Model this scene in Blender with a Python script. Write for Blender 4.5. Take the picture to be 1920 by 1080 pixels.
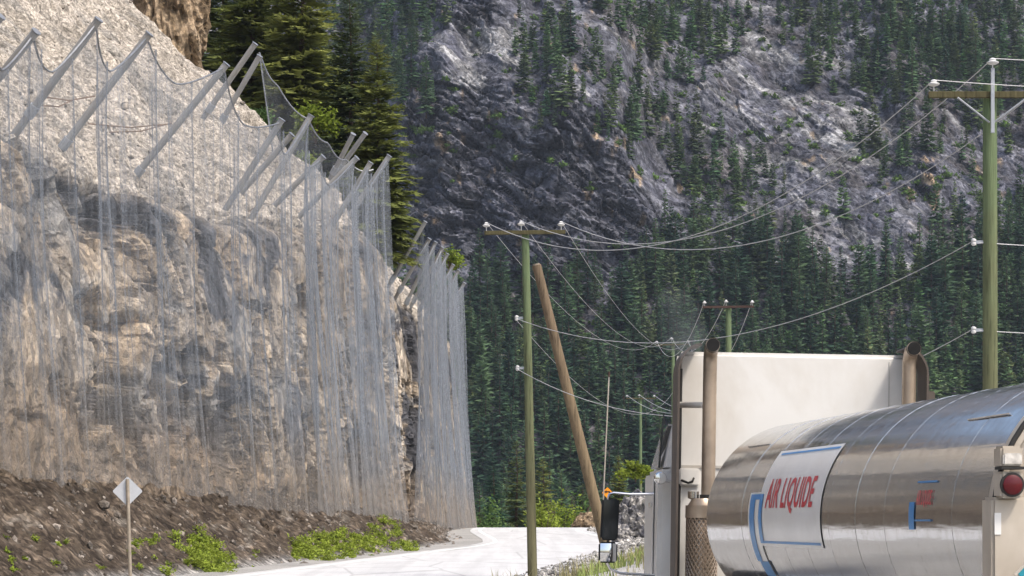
import bpy, bmesh, math, random
import numpy as np
from mathutils import Vector, Matrix

for _o in list(bpy.data.objects):
    bpy.data.objects.remove(_o)
SC = bpy.context.scene
COL = SC.collection
R_ = math.radians

# ------------------------------------------------------------------ camera
F = 4533.3           # focal length in pixels of the 1920 px wide photograph
CZ = 2.33            # eye height
HV = 975.0           # row of the horizon
cam_d = bpy.data.cameras.new('camera')
cam = bpy.data.objects.new('camera', cam_d)
COL.objects.link(cam)
cam_d.sensor_width = 36.0
cam_d.lens = 85.0
cam_d.shift_y = (HV - 540.0) / 1920.0
cam_d.clip_start = 0.5
cam_d.clip_end = 5000.0
cam.location = (0, 0, CZ)
cam.rotation_euler = (R_(90), 0, 0)
SC.camera = cam

# ------------------------------------------------------------------ sky, sun, exposure
SUN_EL, SUN_AZ = 56.0, 132.0     # azimuth clockwise from +Y (the view direction)
w = bpy.data.worlds.new('World')
SC.world = w
w.use_nodes = True
wn = w.node_tree.nodes
bg = wn['Background']
sky = wn.new('ShaderNodeTexSky')
sky.sky_type = 'NISHITA'
sky.sun_disc = False
sky.sun_elevation = R_(SUN_EL)
sky.sun_rotation = R_(SUN_AZ)
sky.air_density = 1.0
sky.dust_density = 4.0
sky.ozone_density = 0.6
w.node_tree.links.new(sky.outputs[0], bg.inputs[0])
bg.inputs[1].default_value = 0.14
sun_d = bpy.data.lights.new('sun', 'SUN')
sun_d.energy = 2.0
sun_d.angle = R_(9)
sun_d.color = (1.0, 0.94, 0.86)
sun = bpy.data.objects.new('sun', sun_d)
COL.objects.link(sun)
_d = Vector((math.sin(R_(SUN_AZ)) * math.cos(R_(SUN_EL)), math.cos(R_(SUN_AZ)) * math.cos(R_(SUN_EL)), math.sin(R_(SUN_EL))))
sun.rotation_euler = _d.to_track_quat('Z', 'Y').to_euler()
SC.view_settings.view_transform = 'Standard'
SC.view_settings.look = 'None'
SC.view_settings.exposure = 0.85
SC.view_settings.gamma = 1.0
SC.view_settings.use_curve_mapping = False
SC.cycles.max_bounces = 6
SC.cycles.transparent_max_bounces = 24
SC.cycles.use_denoising = True

# ------------------------------------------------------------------ helpers: pixels to places
def W(u, v, d):
    """the place that the photo's pixel (u, v) shows at distance d"""
    return Vector(((u - 960.0) / F * d, d, CZ + (HV - v) / F * d))

def px(P):
    return 960 + F * P[..., 0] / P[..., 1], HV - F * (P[..., 2] - CZ) / P[..., 1]

# ------------------------------------------------------------------ helpers: noise
def _hash(ix, iy, seed):
    h = (ix.astype(np.int64) * 374761393 + iy.astype(np.int64) * 668265263 + seed * 974634777) & 0xFFFFFFFF
    h = ((h ^ (h >> 13)) * 1274126177) & 0xFFFFFFFF
    h = ((h ^ (h >> 16)) * 2246822519) & 0xFFFFFFFF
    h = h ^ (h >> 15)
    return (h & 0xFFFFFF) / float(0x1000000)

def perlin(x, y, seed=0):
    ix, iy = np.floor(x), np.floor(y)
    fx, fy = x - ix, y - iy
    ux, uy = fx * fx * fx * (fx * (fx * 6 - 15) + 10), fy * fy * fy * (fy * (fy * 6 - 15) + 10)
    def g(dx, dy):
        a = _hash(ix + dx, iy + dy, seed) * 2 * np.pi
        return np.cos(a) * (fx - dx) + np.sin(a) * (fy - dy)
    a, b, c, d = g(0, 0), g(1, 0), g(0, 1), g(1, 1)
    return 1.5 * ((a * (1 - ux) + b * ux) * (1 - uy) + (c * (1 - ux) + d * ux) * uy)

def fbm(x, y, octv=4, seed=0, gain=0.5):
    t, a = 0, 1.0
    for k in range(octv):
        t = t + a * perlin(x * 2 ** k + 17.3 * k, y * 2 ** k - 9.1 * k, seed + k)
        a *= gain
    return t

def facets(x, y, seed=0, tilt=1.0):
    """blocky rock: each cell has a height and a tilted plane of its own; returns (height, gap)"""
    ix, iy = np.floor(x), np.floor(y)
    b1 = np.full(x.shape, 9.0); b2 = np.full(x.shape, 9.0); hh = np.zeros(x.shape)
    for dx in (-1, 0, 1):
        for dy in (-1, 0, 1):
            cx, cy = ix + dx, iy + dy
            qx = cx + 0.1 + 0.8 * _hash(cx, cy, seed); qy = cy + 0.1 + 0.8 * _hash(cx, cy, seed + 1)
            ex, ey = x - qx, y - qy
            d = ex * ex + ey * ey
            h = _hash(cx, cy, seed + 2) - 0.5 + tilt * ((_hash(cx, cy, seed + 3) - 0.5) * ex + (_hash(cx, cy, seed + 4) - 0.5) * ey)
            n = d < b1
            b2 = np.where(n, b1, np.minimum(b2, d))
            hh = np.where(n, h, hh)
            b1 = np.where(n, d, b1)
    return hh, np.sqrt(b2) - np.sqrt(b1)

def sst(a, b, x):
    t = np.clip((x - a) / (b - a), 0, 1)
    return t * t * (3 - 2 * t)

def blob(u, v, cu, cv, ru, rv):
    return np.exp(-(((u - cu) / ru) ** 2 + ((v - cv) / rv) ** 2))

# ------------------------------------------------------------------ helpers: meshes
def link(name, me, parent=None, loc=None):
    o = bpy.data.objects.new(name, me)
    COL.objects.link(o)
    if parent is not None:
        o.parent = parent
    if loc is not None:
        o.location = loc
    return o

def np_mesh(name, V, Q=None, T=None, mat=None, colors=None, smooth=False, uv=None):
    me = bpy.data.meshes.new(name)
    V = np.ascontiguousarray(V, dtype=np.float32).reshape(-1, 3)
    nq = 0 if Q is None else len(Q)
    nt = 0 if T is None else len(T)
    me.vertices.add(len(V))
    me.vertices.foreach_set('co', V.ravel())
    loops = []
    if nq: loops.append(np.asarray(Q, dtype=np.int32).ravel())
    if nt: loops.append(np.asarray(T, dtype=np.int32).ravel())
    loops = np.concatenate(loops)
    me.loops.add(len(loops))
    me.loops.foreach_set('vertex_index', loops)
    me.polygons.add(nq + nt)
    st = np.concatenate([np.arange(nq) * 4, nq * 4 + np.arange(nt) * 3]).astype(np.int32)
    me.polygons.foreach_set('loop_start', st)
    me.polygons.foreach_set('use_smooth', np.full(nq + nt, smooth, dtype=bool))
    if colors is not None:
        ca = me.color_attributes.new('Col', 'FLOAT_COLOR', 'POINT')
        c4 = np.ones((len(V), 4), dtype=np.float32); c4[:, :3] = colors
        ca.data.foreach_set('color', c4.ravel())
    if uv is not None:
        ul = me.uv_layers.new(name='UVMap')
        ul.data.foreach_set('uv', np.asarray(uv, dtype=np.float32)[loops].ravel())
    me.update(calc_edges=True)
    me.validate()
    if mat: me.materials.append(mat)
    return me

def grid_quads(nr, nc):
    i = np.arange(nr * nc).reshape(nr, nc)
    return np.stack([i[:-1, :-1], i[:-1, 1:], i[1:, 1:], i[1:, :-1]], -1).reshape(-1, 4)

class MB:
    """collects shapes, then links them as ONE mesh object"""
    def __init__(s): s.v, s.f = [], []
    def add(s, vs, fs):
        b = len(s.v)
        s.v += [tuple(p) for p in vs]
        s.f += [tuple(b + i for i in f) for f in fs]
        return s
    def box(s, x0, x1, y0, y1, z0, z1, M=None):
        vs = [Vector((x, y, z)) for z in (z0, z1) for y in (y0, y1) for x in (x0, x1)]
        if M is not None: vs = [M @ p for p in vs]
        return s.add(vs, [(0, 2, 3, 1), (4, 5, 7, 6), (0, 1, 5, 4), (2, 6, 7, 3), (0, 4, 6, 2), (1, 3, 7, 5)])
    def tube(s, pts, r, n=8, caps=True):
        pts = [Vector(p) for p in pts]
        rs = r if isinstance(r, (list, tuple)) else [r] * len(pts)
        rings = []; up = None
        for i, p in enumerate(pts):
            t = (pts[min(i + 1, len(pts) - 1)] - pts[max(i - 1, 0)]).normalized()
            if up is None:
                up = t.orthogonal().normalized()
            up = (up - t * up.dot(t)).normalized()
            bi = t.cross(up)
            rings.append([p + (up * math.cos(2 * math.pi * k / n) + bi * math.sin(2 * math.pi * k / n)) * rs[i] for k in range(n)])
        vs = [q for ring in rings for q in ring]
        fs = [(i * n + k, i * n + (k + 1) % n, (i + 1) * n + (k + 1) % n, (i + 1) * n + k) for i in range(len(pts) - 1) for k in range(n)]
        if caps:
            fs.append(tuple(reversed(range(n)))); fs.append(tuple((len(pts) - 1) * n + k for k in range(n)))
        return s.add(vs, fs)
    def lathe(s, prof, c=(0, 0, 0), axis='Z', n=20, caps=True):
        vs = []
        for (r, h) in prof:
            for k in range(n):
                a = 2 * math.pi * k / n
                p = (r * math.cos(a), r * math.sin(a), h)
                if axis == 'Y': p = (p[0], p[2], p[1])
                if axis == 'X': p = (p[2], p[0], p[1])
                vs.append(Vector(p) + Vector(c))
        m = len(prof)
        fs = [(i * n + k, i * n + (k + 1) % n, (i + 1) * n + (k + 1) % n, (i + 1) * n + k) for i in range(m - 1) for k in range(n)]
        if caps:
            fs.append(tuple(reversed(range(n)))); fs.append(tuple((m - 1) * n + k for k in range(n)))
        return s.add(vs, fs)
    def prism(s, poly, x0, x1, axis='X'):
        """a closed outline in the (y, z) plane pushed from x0 to x1"""
        n = len(poly); vs = []
        for x in (x0, x1):
            for (a, b) in poly:
                vs.append({'X': (x, a, b), 'Y': (a, x, b), 'Z': (a, b, x)}[axis])
        fs = [tuple(range(n)), tuple(reversed(range(n, 2 * n)))]
        fs += [(i, n + i, n + (i + 1) % n, (i + 1) % n) for i in range(n)]
        return s.add(vs, fs)
    def build(s, name, mat, parent=None, smooth=False, bevel=0, seg=2, loc=None):
        me = bpy.data.meshes.new(name)
        me.from_pydata(s.v, [], s.f)
        bm = bmesh.new(); bm.from_mesh(me)
        if bevel:
            bmesh.ops.recalc_face_normals(bm, faces=bm.faces)
            eds = [e for e in bm.edges if len(e.link_faces) == 2 and e.calc_face_angle(0) > 0.6]
            bmesh.ops.bevel(bm, geom=eds, offset=bevel, segments=seg, affect='EDGES', clamp_overlap=True)
        bmesh.ops.recalc_face_normals(bm, faces=bm.faces)
        for f in bm.faces: f.smooth = smooth
        if smooth:
            for e in bm.edges:
                if len(e.link_faces) == 2 and e.calc_face_angle(0) > 0.7: e.smooth = False
        bm.to_mesh(me); bm.free()
        if mat: me.materials.append(mat)
        return link(name, me, parent, loc)

def tag(o, label=None, cat=None, group=None, kind=None):
    if label: o['label'] = label
    if cat: o['category'] = cat
    if group: o['group'] = group
    if kind: o['kind'] = kind
    return o

def empty(name, loc=(0, 0, 0), rz=0.0):
    o = bpy.data.objects.new(name, None)
    COL.objects.link(o)
    o.location = loc
    o.rotation_euler = (0, 0, rz)
    o.empty_display_size = 0.3
    return o

def copy_tree(o):
    c = o.copy(); COL.objects.link(c)
    for ch in o.children:
        d = ch.copy(); COL.objects.link(d); d.parent = c
        for g in ch.children:
            e = g.copy(); COL.objects.link(e); e.parent = d
    return c

# ------------------------------------------------------------------ materials
class NT:
    def __init__(s, name):
        s.m = bpy.data.materials.new(name)
        s.m.use_nodes = True
        s.t = s.m.node_tree
        s.b = s.t.nodes['Principled BSDF']
        s.out = s.t.nodes['Material Output']
    def n(s, typ, **kw):
        nd = s.t.nodes.new(typ)
        for k, v in kw.items(): setattr(nd, k, v)
        return nd
    def l(s, a, b): s.t.links.new(a, b)
    def val(s, sock, v):
        if hasattr(v, 'links'): s.l(v, sock)
        else: sock.default_value = v
    def coord(s, which='Object', scale=(1, 1, 1), rot=(0, 0, 0)):
        tc = s.n('ShaderNodeTexCoord'); mp = s.n('ShaderNodeMapping')
        s.l(tc.outputs[which], mp.inputs[0])
        mp.inputs['Scale'].default_value = scale; mp.inputs['Rotation'].default_value = rot
        return mp.outputs[0]
    def noise(s, vec, scale=1, detail=4, rough=0.55, dist=0):
        nd = s.n('ShaderNodeTexNoise')
        s.l(vec, nd.inputs['Vector'])
        nd.inputs['Scale'].default_value = scale; nd.inputs['Detail'].default_value = detail
        nd.inputs['Roughness'].default_value = rough; nd.inputs['Distortion'].default_value = dist
        return nd.outputs['Fac']
    def ramp(s, fac, stops):
        nd = s.n('ShaderNodeValToRGB')
        s.l(fac, nd.inputs[0])
        el = nd.color_ramp.elements
        while len(el) < len(stops): el.new(0.5)
        for e, (p, c) in zip(el, stops):
            e.position = p; e.color = (*c, 1) if isinstance(c, (tuple, list)) else (c, c, c, 1)
        return nd.outputs[0]
    def mix(s, fac, a, b, blend='MIX'):
        nd = s.n('ShaderNodeMix', data_type='RGBA', blend_type=blend)
        s.val(nd.inputs[0], fac)
        for sock, v in ((nd.inputs[6], a), (nd.inputs[7], b)):
            if isinstance(v, (tuple, list)): sock.default_value = (*v, 1)
            else: s.val(sock, v)
        return nd.outputs[2]
    def math(s, op, a, b=0.0, c=None, clamp=False):
        nd = s.n('ShaderNodeMath', operation=op, use_clamp=clamp)
        s.val(nd.inputs[0], a); s.val(nd.inputs[1], b)
        if c is not None: s.val(nd.inputs[2], c)
        return nd.outputs[0]
    def bump(s, h, strength=0.3, dist=0.1, normal=None):
        nd = s.n('ShaderNodeBump')
        s.l(h, nd.inputs['Height'])
        nd.inputs['Strength'].default_value = strength; nd.inputs['Distance'].default_value = dist
        if normal is not None: s.l(normal, nd.inputs['Normal'])
        s.l(nd.outputs[0], s.b.inputs['Normal'])
        return nd.outputs[0]
    def set(s, color=None, rough=None, metal=None, spec=None):
        if color is not None:
            if isinstance(color, (tuple, list)): s.b.inputs['Base Color'].default_value = (*color, 1)
            else: s.l(color, s.b.inputs['Base Color'])
        if rough is not None: s.val(s.b.inputs['Roughness'], rough)
        if metal is not None: s.val(s.b.inputs['Metallic'], metal)
        if spec is not None: s.b.inputs['Specular IOR Level'].default_value = spec
        return s.m

def plain(name, color, rough=0.6, metal=0.0, var=0.25, scale=6.0, bump=0.0, spec=0.4, dirt=None, dirt_amt=0.0):
    k = NT(name)
    v = k.coord()
    f = k.noise(v, scale, 5, 0.6)
    lo = tuple(c * (1 - var) for c in color); hi = tuple(min(1, c * (1 + var)) for c in color)
    c = k.ramp(f, [(0.3, lo), (0.7, hi)])
    if dirt is not None:
        g = k.noise(v, scale * 0.35, 6, 0.7, 0.4)
        g2 = k.ramp(g, [(0.42, 0.0), (0.7, dirt_amt)])
        c = k.mix(g2, c, dirt)
    if bump: k.bump(f, bump, 0.02)
    return k.set(c, rough, metal, spec)

M = {}
def rock_material(name, tints, fine=1.0, bump=0.6, bdist=0.12):
    k = NT(name)
    at = k.n('ShaderNodeAttribute', attribute_name='Col')
    v = k.coord('Object')
    a = k.noise(v, 2.2 * fine, 8, 0.68, 0.4)
    b = k.noise(v, 11 * fine, 5, 0.7)
    t = k.ramp(a, [(0.28, tints[0]), (0.5, (1, 1, 1)), (0.72, tints[1])])
    c = k.mix(1.0, at.outputs['Color'], t, 'MULTIPLY')
    t2 = k.ramp(b, [(0.3, 0.66), (0.55, 1.0), (0.75, 1.25)])
    c = k.mix(1.0, c, t2, 'MULTIPLY')
    for sc_, am in ((1.3 * fine, .5), (3.6 * fine, .6)):
        vq = k.n('ShaderNodeTexVoronoi'); vm = k.n('ShaderNodeVectorMath', operation='ADD')
        nz_ = k.n('ShaderNodeTexNoise'); k.l(v, nz_.inputs['Vector']); nz_.inputs['Scale'].default_value = sc_ * 1.5
        k.l(v, vm.inputs[0])
        vsx = k.n('ShaderNodeVectorMath', operation='SCALE'); k.l(nz_.outputs['Color'], vsx.inputs[0]); vsx.inputs['Scale'].default_value = .18 / sc_
        k.l(vsx.outputs[0], vm.inputs[1]); k.l(vm.outputs[0], vq.inputs['Vector']); vq.inputs['Scale'].default_value = sc_
        sx = k.n('ShaderNodeSeparateColor'); k.l(vq.outputs['Color'], sx.inputs[0])
        c = k.mix(1.0, c, k.ramp(sx.outputs[0], [(0.0, 1 - am * .75), (1.0, 1 + am * .75)]), 'MULTIPLY')
    vo = k.n('ShaderNodeTexVoronoi', feature='DISTANCE_TO_EDGE')
    k.l(v, vo.inputs['Vector']); vo.inputs['Scale'].default_value = 1.6 * fine
    cr = k.ramp(vo.outputs['Distance'], [(0.0, 0.0), (0.08, 1.0)])
    h = k.math('ADD', k.math('MULTIPLY', a, 1.0), k.math('MULTIPLY', b, 0.45))
    h = k.math('ADD', h, k.math('MULTIPLY', cr, 0.12))
    k.bump(h, bump, bdist)
    return k.set(c, 0.92, 0, 0.15)

M['cliff'] = rock_material('cliff rock', ((0.72, 0.74, 0.8), (1.2, 1.16, 1.1)), 1.0, 1.0, 0.25)
M['mountain'] = rock_material('mountain rock', ((0.7, 0.7, 0.74), (1.25, 1.24, 1.22)), 0.35, 0.7, 0.6)
M['boulder'] = rock_material('boulder rock', ((0.55, 0.55, 0.6), (1.3, 1.25, 1.2)), 2.0, 0.6, 0.15)

def soil_mat():
    k = NT('bank soil')
    at = k.n('ShaderNodeAttribute', attribute_name='Col')
    v = k.coord('Object')
    b = k.noise(v, 7, 6, 0.75)
    vo = k.n('ShaderNodeTexVoronoi'); k.l(v, vo.inputs['Vector']); vo.inputs['Scale'].default_value = 9
    t = k.ramp(b, [(0.3, 0.68), (0.55, 1.0), (0.78, 1.3)])
    c = k.mix(1.0, at.outputs['Color'], t, 'MULTIPLY')
    for sc_ in (3.0, 8.0):
        vq = k.n('ShaderNodeTexVoronoi'); k.l(v, vq.inputs['Vector']); vq.inputs['Scale'].default_value = sc_
        sx = k.n('ShaderNodeSeparateColor'); k.l(vq.outputs['Color'], sx.inputs[0])
        c = k.mix(1.0, c, k.ramp(sx.outputs[0], [(0.0, .62), (0.7, .95), (1.0, 1.55)]), 'MULTIPLY')
    k.bump(k.math('ADD', b, k.math('MULTIPLY', vo.outputs['Distance'], 0.5)), 0.7, 0.12)
    return k.set(c, 0.95, 0, 0.1)
M['soil'] = soil_mat()

def gravel_mat():
    k = NT('gravel')
    v = k.coord('Object')
    a = k.noise(v, 0.35, 5, 0.6)
    b = k.noise(v, 14, 4, 0.8)
    c = k.ramp(a, [(0.3, (0.25, 0.245, 0.235)), (0.7, (0.36, 0.35, 0.33))])
    c = k.mix(1.0, c, k.ramp(b, [(0.3, 0.6), (0.7, 1.35)]), 'MULTIPLY')
    k.bump(b, 0.5, 0.04)
    return k.set(c, 0.95, 0, 0.1)
M['gravel'] = gravel_mat()

def road_mat():
    k = NT('road asphalt')
    v = k.coord('Object')
    a = k.noise(v, 0.5, 5, 0.6, 0.5)
    b = k.noise(v, 40, 3, 0.7)
    c = k.ramp(a, [(0.3, (0.49, 0.49, 0.49)), (0.7, (0.56, 0.56, 0.557))])
    c = k.mix(1.0, c, k.ramp(b, [(0.3, 0.85), (0.7, 1.1)]), 'MULTIPLY')
    vo = k.n('ShaderNodeTexVoronoi', feature='DISTANCE_TO_EDGE'); k.l(k.coord('Object', (.3, .12, .3)), vo.inputs['Vector']); vo.inputs['Scale'].default_value = 1.0
    c = k.mix(1.0, c, k.ramp(vo.outputs['Distance'], [(0.0, .72), (0.02, 1.0)]), 'MULTIPLY')
    pt = k.noise(k.coord('Object', (1.6, .06, 1), (0, 0, R_(9))), 1.0, 3, .6)
    c = k.mix(1.0, c, k.ramp(pt, [(0.35, .86), (0.6, 1.0)]), 'MULTIPLY')
    k.bump(b, 0.3, 0.01)
    return k.set(c, 0.85, 0, 0.25)
M['road'] = road_mat()
M['line'] = plain('road line paint', (0.78, 0.78, 0.75), 0.7, var=0.12, scale=3)

def foliage(name, dark, light, scale=1.2, trans=0.25, rnd=0.35):
    k = NT(name)
    v = k.coord('Object')
    a = k.noise(v, scale, 4, 0.6)
    oi = k.n('ShaderNodeObjectInfo')
    f = k.math('ADD', k.math('MULTIPLY', a, 1.0), k.math('MULTIPLY', k.math('SUBTRACT', oi.outputs['Random'], 0.5), rnd))
    at = k.n('ShaderNodeAttribute', attribute_name='Col')
    c = k.ramp(f, [(0.25, dark), (0.75, light)])
    c = k.mix(1.0, c, at.outputs['Color'], 'MULTIPLY')
    k.set(c, 0.75, 0, 0.2)
    if trans:
        tr = k.n('ShaderNodeBsdfTranslucent'); k.l(c, tr.inputs['Color'])
        mx = k.n('ShaderNodeMixShader'); mx.inputs[0].default_value = trans
        k.l(k.b.outputs[0], mx.inputs[1]); k.l(tr.outputs[0], mx.inputs[2]); k.l(mx.outputs[0], k.out.inputs[0])
    return k.m
M['far_needles'] = foliage('mountain needles', (0.03, 0.068, 0.042), (0.088, 0.148, 0.07), 0.15, 0.2, 0.8)
M['near_needles'] = foliage('olive needles', (0.075, 0.1, 0.025), (0.21, 0.23, 0.065), 0.8, 0.3, 0.3)
M['dark_needles'] = foliage('dark needles', (0.04, 0.06, 0.024), (0.11, 0.135, 0.05), 0.8, 0.25, 0.3)
M['leaf'] = foliage('bright leaves', (0.13, 0.19, 0.022), (0.31, 0.37, 0.055), 3.0, 0.35, 0.2)
M['far_leaf'] = foliage('mountain leaves', (0.05, 0.10, 0.03), (0.11, 0.18, 0.05), 0.4, 0.25, 0.4)
M['dry_grass'] = foliage('dry grass', (0.22, 0.2, 0.09), (0.42, 0.38, 0.2), 1.0, 0.3, 0.3)
M['green_grass'] = foliage('green grass', (0.13, 0.2, 0.05), (0.32, 0.36, 0.12), 1.0, 0.3, 0.3)
M['bark'] = plain('bark', (0.085, 0.06, 0.042), 0.95, var=0.4, scale=4)

def wood_pole(name, low, high, zmix=(2.0, 9.0)):
    k = NT(name)
    v = k.coord('Object', (6, 6, 0.35))
    a = k.noise(v, 2.2, 6, 0.7)
    v2 = k.coord('Object')
    b = k.noise(v2, 1.1, 4, 0.6)
    sp = k.n('ShaderNodeSeparateXYZ'); k.l(v2, sp.inputs[0])
    h = k.math('DIVIDE', k.math('SUBTRACT', sp.outputs[2], zmix[0]), zmix[1] - zmix[0], clamp=True)
    h = k.math('ADD', h, k.math('MULTIPLY', k.math('SUBTRACT', b, 0.5), 0.9), clamp=True)
    c = k.mix(h, low, high)
    c = k.mix(1.0, c, k.ramp(a, [(0.32, 0.35), (0.45, .9), (0.6, 1.1), (0.75, 1.5)]), 'MULTIPLY')
    k.bump(a, 0.9, 0.03)
    return k.set(c, 0.85, 0, 0.2)
M['green_pole'] = wood_pole('green treated wood', (0.135, 0.125, 0.068), (0.12, 0.165, 0.085))
M['brown_pole'] = wood_pole('weathered brown wood', (0.2, 0.15, 0.09), (0.15, 0.11, 0.075))
M['arm_wood'] = wood_pole('crossarm wood', (0.11, 0.105, 0.055), (0.085, 0.075, 0.038))
M['red_arm'] = plain('reddish crossarm wood', (0.06, 0.035, 0.028), 0.9, scale=4)
M['porcelain'] = plain('white porcelain', (0.58, 0.575, 0.56), 0.2, var=0.06)
M['wire'] = plain('bare aluminium wire', (0.48, 0.48, 0.48), 0.45, 0.3, var=0.1)
M['galv'] = plain('galvanised steel', (0.34, 0.36, 0.385), 0.5, 0.35, var=0.16, scale=2.0)
M['dust_galv'] = plain('dusty galvanised steel', (0.29, 0.295, 0.295), 0.6, 0.2, var=0.18, scale=1.2, dirt=(0.3, 0.25, 0.19), dirt_amt=0.5)
M['steel_rope'] = plain('steel rope', (0.2, 0.21, 0.225), 0.5, 0.4)
M['rust_rope'] = plain('rusty guy cable', (0.16, 0.11, 0.08), 0.8, 0.1)

def net_mat(name, base, streak, tint=(0.25, 0.275, 0.31), soft=False):
    """steel wire netting, its wires finer than the picture can show: coverage per area, more where it is bunched"""
    k = NT(name)
    uvn = k.n('ShaderNodeUVMap', uv_map='UVMap')
    def mp(sx, sy):
        m_ = k.n('ShaderNodeMapping'); k.l(uvn.outputs[0], m_.inputs[0]); m_.inputs['Scale'].default_value = (sx, sy, 1)
        return m_.outputs[0]
    s1 = k.noise(mp(5.5, 0.06), 1.0, 7, 0.75, 0.25)
    s2 = k.noise(mp(0.5, 0.12), 1.0, 3, 0.6)
    # diamonds of the mesh
    sp = k.n('ShaderNodeSeparateXYZ'); k.l(uvn.outputs[0], sp.inputs[0])
    K = math.pi / 0.11
    p = k.math('ADD', sp.outputs[0], sp.outputs[1]); q = k.math('SUBTRACT', sp.outputs[0], sp.outputs[1])
    w1 = k.math('POWER', k.math('ABSOLUTE', k.math('SINE', k.math('MULTIPLY', p, K))), 5.0)
    w2 = k.math('POWER', k.math('ABSOLUTE', k.math('SINE', k.math('MULTIPLY', q, K))), 5.0)
    dia = k.math('ADD', k.math('MULTIPLY', k.math('ADD', w1, w2), 0.22), 0.85)
    al = k.math('ADD', k.math('MULTIPLY', k.ramp(s1, [(0.38, 0.0), (0.68, 1.0)]), streak), base)
    al = k.math('MULTIPLY', al, k.math('ADD', k.math('MULTIPLY', s2, 1.0), 0.5))
    al = k.math('MULTIPLY', al, dia)
    # a netting is denser where it is seen along its surface
    lw = k.n('ShaderNodeLayerWeight'); lw.inputs['Blend'].default_value = 0.5
    den = k.math('MAXIMUM', k.math('SUBTRACT', 1.0, lw.outputs['Facing']), 0.3)
    al = k.math('DIVIDE', k.math('MULTIPLY', al, 0.34), den)
    cr_ = k.noise(mp(10, 5), 1.0, 3, 0.7)
    al = k.math('MULTIPLY', al, k.ramp(cr_, [(0.36, .5), (0.66, 1.0)]))
    al = k.math('MULTIPLY', al, 1.3)
    if soft:
        fr = k.math('MULTIPLY', k.math('FRACT', sp.outputs[0]), 1 / .3)
        fd = k.math('SUBTRACT', 1.0, k.math('ABSOLUTE', k.math('SUBTRACT', k.math('MULTIPLY', fr, 2.0), 1.0)), clamp=True)
        al = k.math('MULTIPLY', al, k.math('POWER', fd, .8))
    al = k.math('MINIMUM', al, 0.74)
    d_ = k.noise(mp(0.3, 0.3), 1.0, 3, 0.6)
    low = k.math('MULTIPLY', k.math('SUBTRACT', 3.2, sp.outputs[1]), 0.4, clamp=True)
    c = k.mix(k.math('MULTIPLY', low, d_), tint, (0.33, 0.275, 0.21))
    df = k.n('ShaderNodeBsdfDiffuse'); k.l(c, df.inputs[0])
    tl = k.n('ShaderNodeBsdfTranslucent'); k.l(c, tl.inputs[0])
    m0 = k.n('ShaderNodeMixShader'); m0.inputs[0].default_value = 0.35
    k.l(df.outputs[0], m0.inputs[1]); k.l(tl.outputs[0], m0.inputs[2])
    tp = k.n('ShaderNodeBsdfTransparent')
    mx = k.n('ShaderNodeMixShader')
    k.l(al, mx.inputs[0]); k.l(tp.outputs[0], mx.inputs[1]); k.l(m0.outputs[0], mx.inputs[2])
    k.l(mx.outputs[0], k.out.inputs[0])
    return k.m
M['net'] = net_mat('wire netting', 0.31, 0.22)
M['net_dense'] = net_mat('bunched wire netting', 0.52, 0.4)
M['net_seam'] = net_mat('doubled netting', 0.45, 0.5, soft=True)

# ------------------------------------------------------------------ road and ground shapes
def _sm(ys, xs, y, wdt=6.0):
    """a smoothed table"""
    y = np.asarray(y, dtype=float)
    t = 0
    for k, g in ((-1, .25), (-.5, .25), (0, 0), (.5, .25), (1, .25)):
        t = t + g * np.interp(y + k * wdt, ys, xs)
    return t
XL = ([-120, -40, 0, 20, 45, 64.6, 100, 107, 114, 131, 144, 152, 170, 200, 240], [-42, -27, -18.5, -15.2, -10.9, -7.55, -1.3, -1.2, -1.55, -2.35, -2.2, -1.9, -3.5, -12, -30])
XR = ([-120, -40, 0, 20, 45, 62, 90, 105, 114, 125, 134, 146, 160, 200, 240], [-32, -18, -10.5, -6.5, -2.0, .15, 3.6, 5.1, 5.3, 4.6, 4.3, 5.2, 6.0, -1, -18])
def xl(y): return _sm(XL[0], XL[1], y, 4)
def xr(y): return _sm(XR[0], XR[1], y, 4)
def zr(y):
    y = np.asarray(y, dtype=float)
    e = np.clip(y - 138, 0, None)
    return 0.0133 * y - np.where(e < 60, 0.0011 * e * e, 0.0011 * 3600 + (e - 60) * 0.06) + 1.2 * np.clip((y - 300) / 240, 0, 1) * 13
def ground_z(x, y):
    x = np.asarray(x, dtype=float); y = np.asarray(y, dtype=float)
    z = zr(y)
    r = x - xr(y)
    wy = sst(30, 46, y) * (1 - sst(118, 150, y))
    hgt = 0.75 + 0.5 * sst(70, 100, y)
    z = z + wy * hgt * sst(0.5, 4.5, r) * (1 + 0.25 * perlin(x * .4, y * .25, 5))
    z = z + 0.05 * fbm(x * .5, y * .5, 3, 8) * sst(0.3, 1.2, r)
    return z

def axis_steps(segs):
    out = []
    for a, b, st in segs:
        out += list(np.arange(a, b - 1e-6, st))
    out.append(segs[-1][1])
    return np.array(out)

gx = axis_steps([(-900, -60, 40), (-60, -20, 2), (-20, 30, 0.5), (30, 80, 4), (80, 900, 40)])
gy = axis_steps([(-200, 0, 10), (0, 40, 1.2), (40, 165, 0.7), (165, 300, 5), (300, 700, 20)])
GX, GY = np.meshgrid(gx, gy)
GZ = ground_z(GX, GY) - 0.012
GZ = GZ - .07 * sst(.1, .9, GX - xl(GY)) * sst(.1, .9, xr(GY) - GX)
o = link('ground', np_mesh('ground', np.stack([GX, GY, GZ], -1), grid_quads(len(gy), len(gx)), mat=M['gravel'], smooth=True))
o['kind'] = 'structure'

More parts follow.
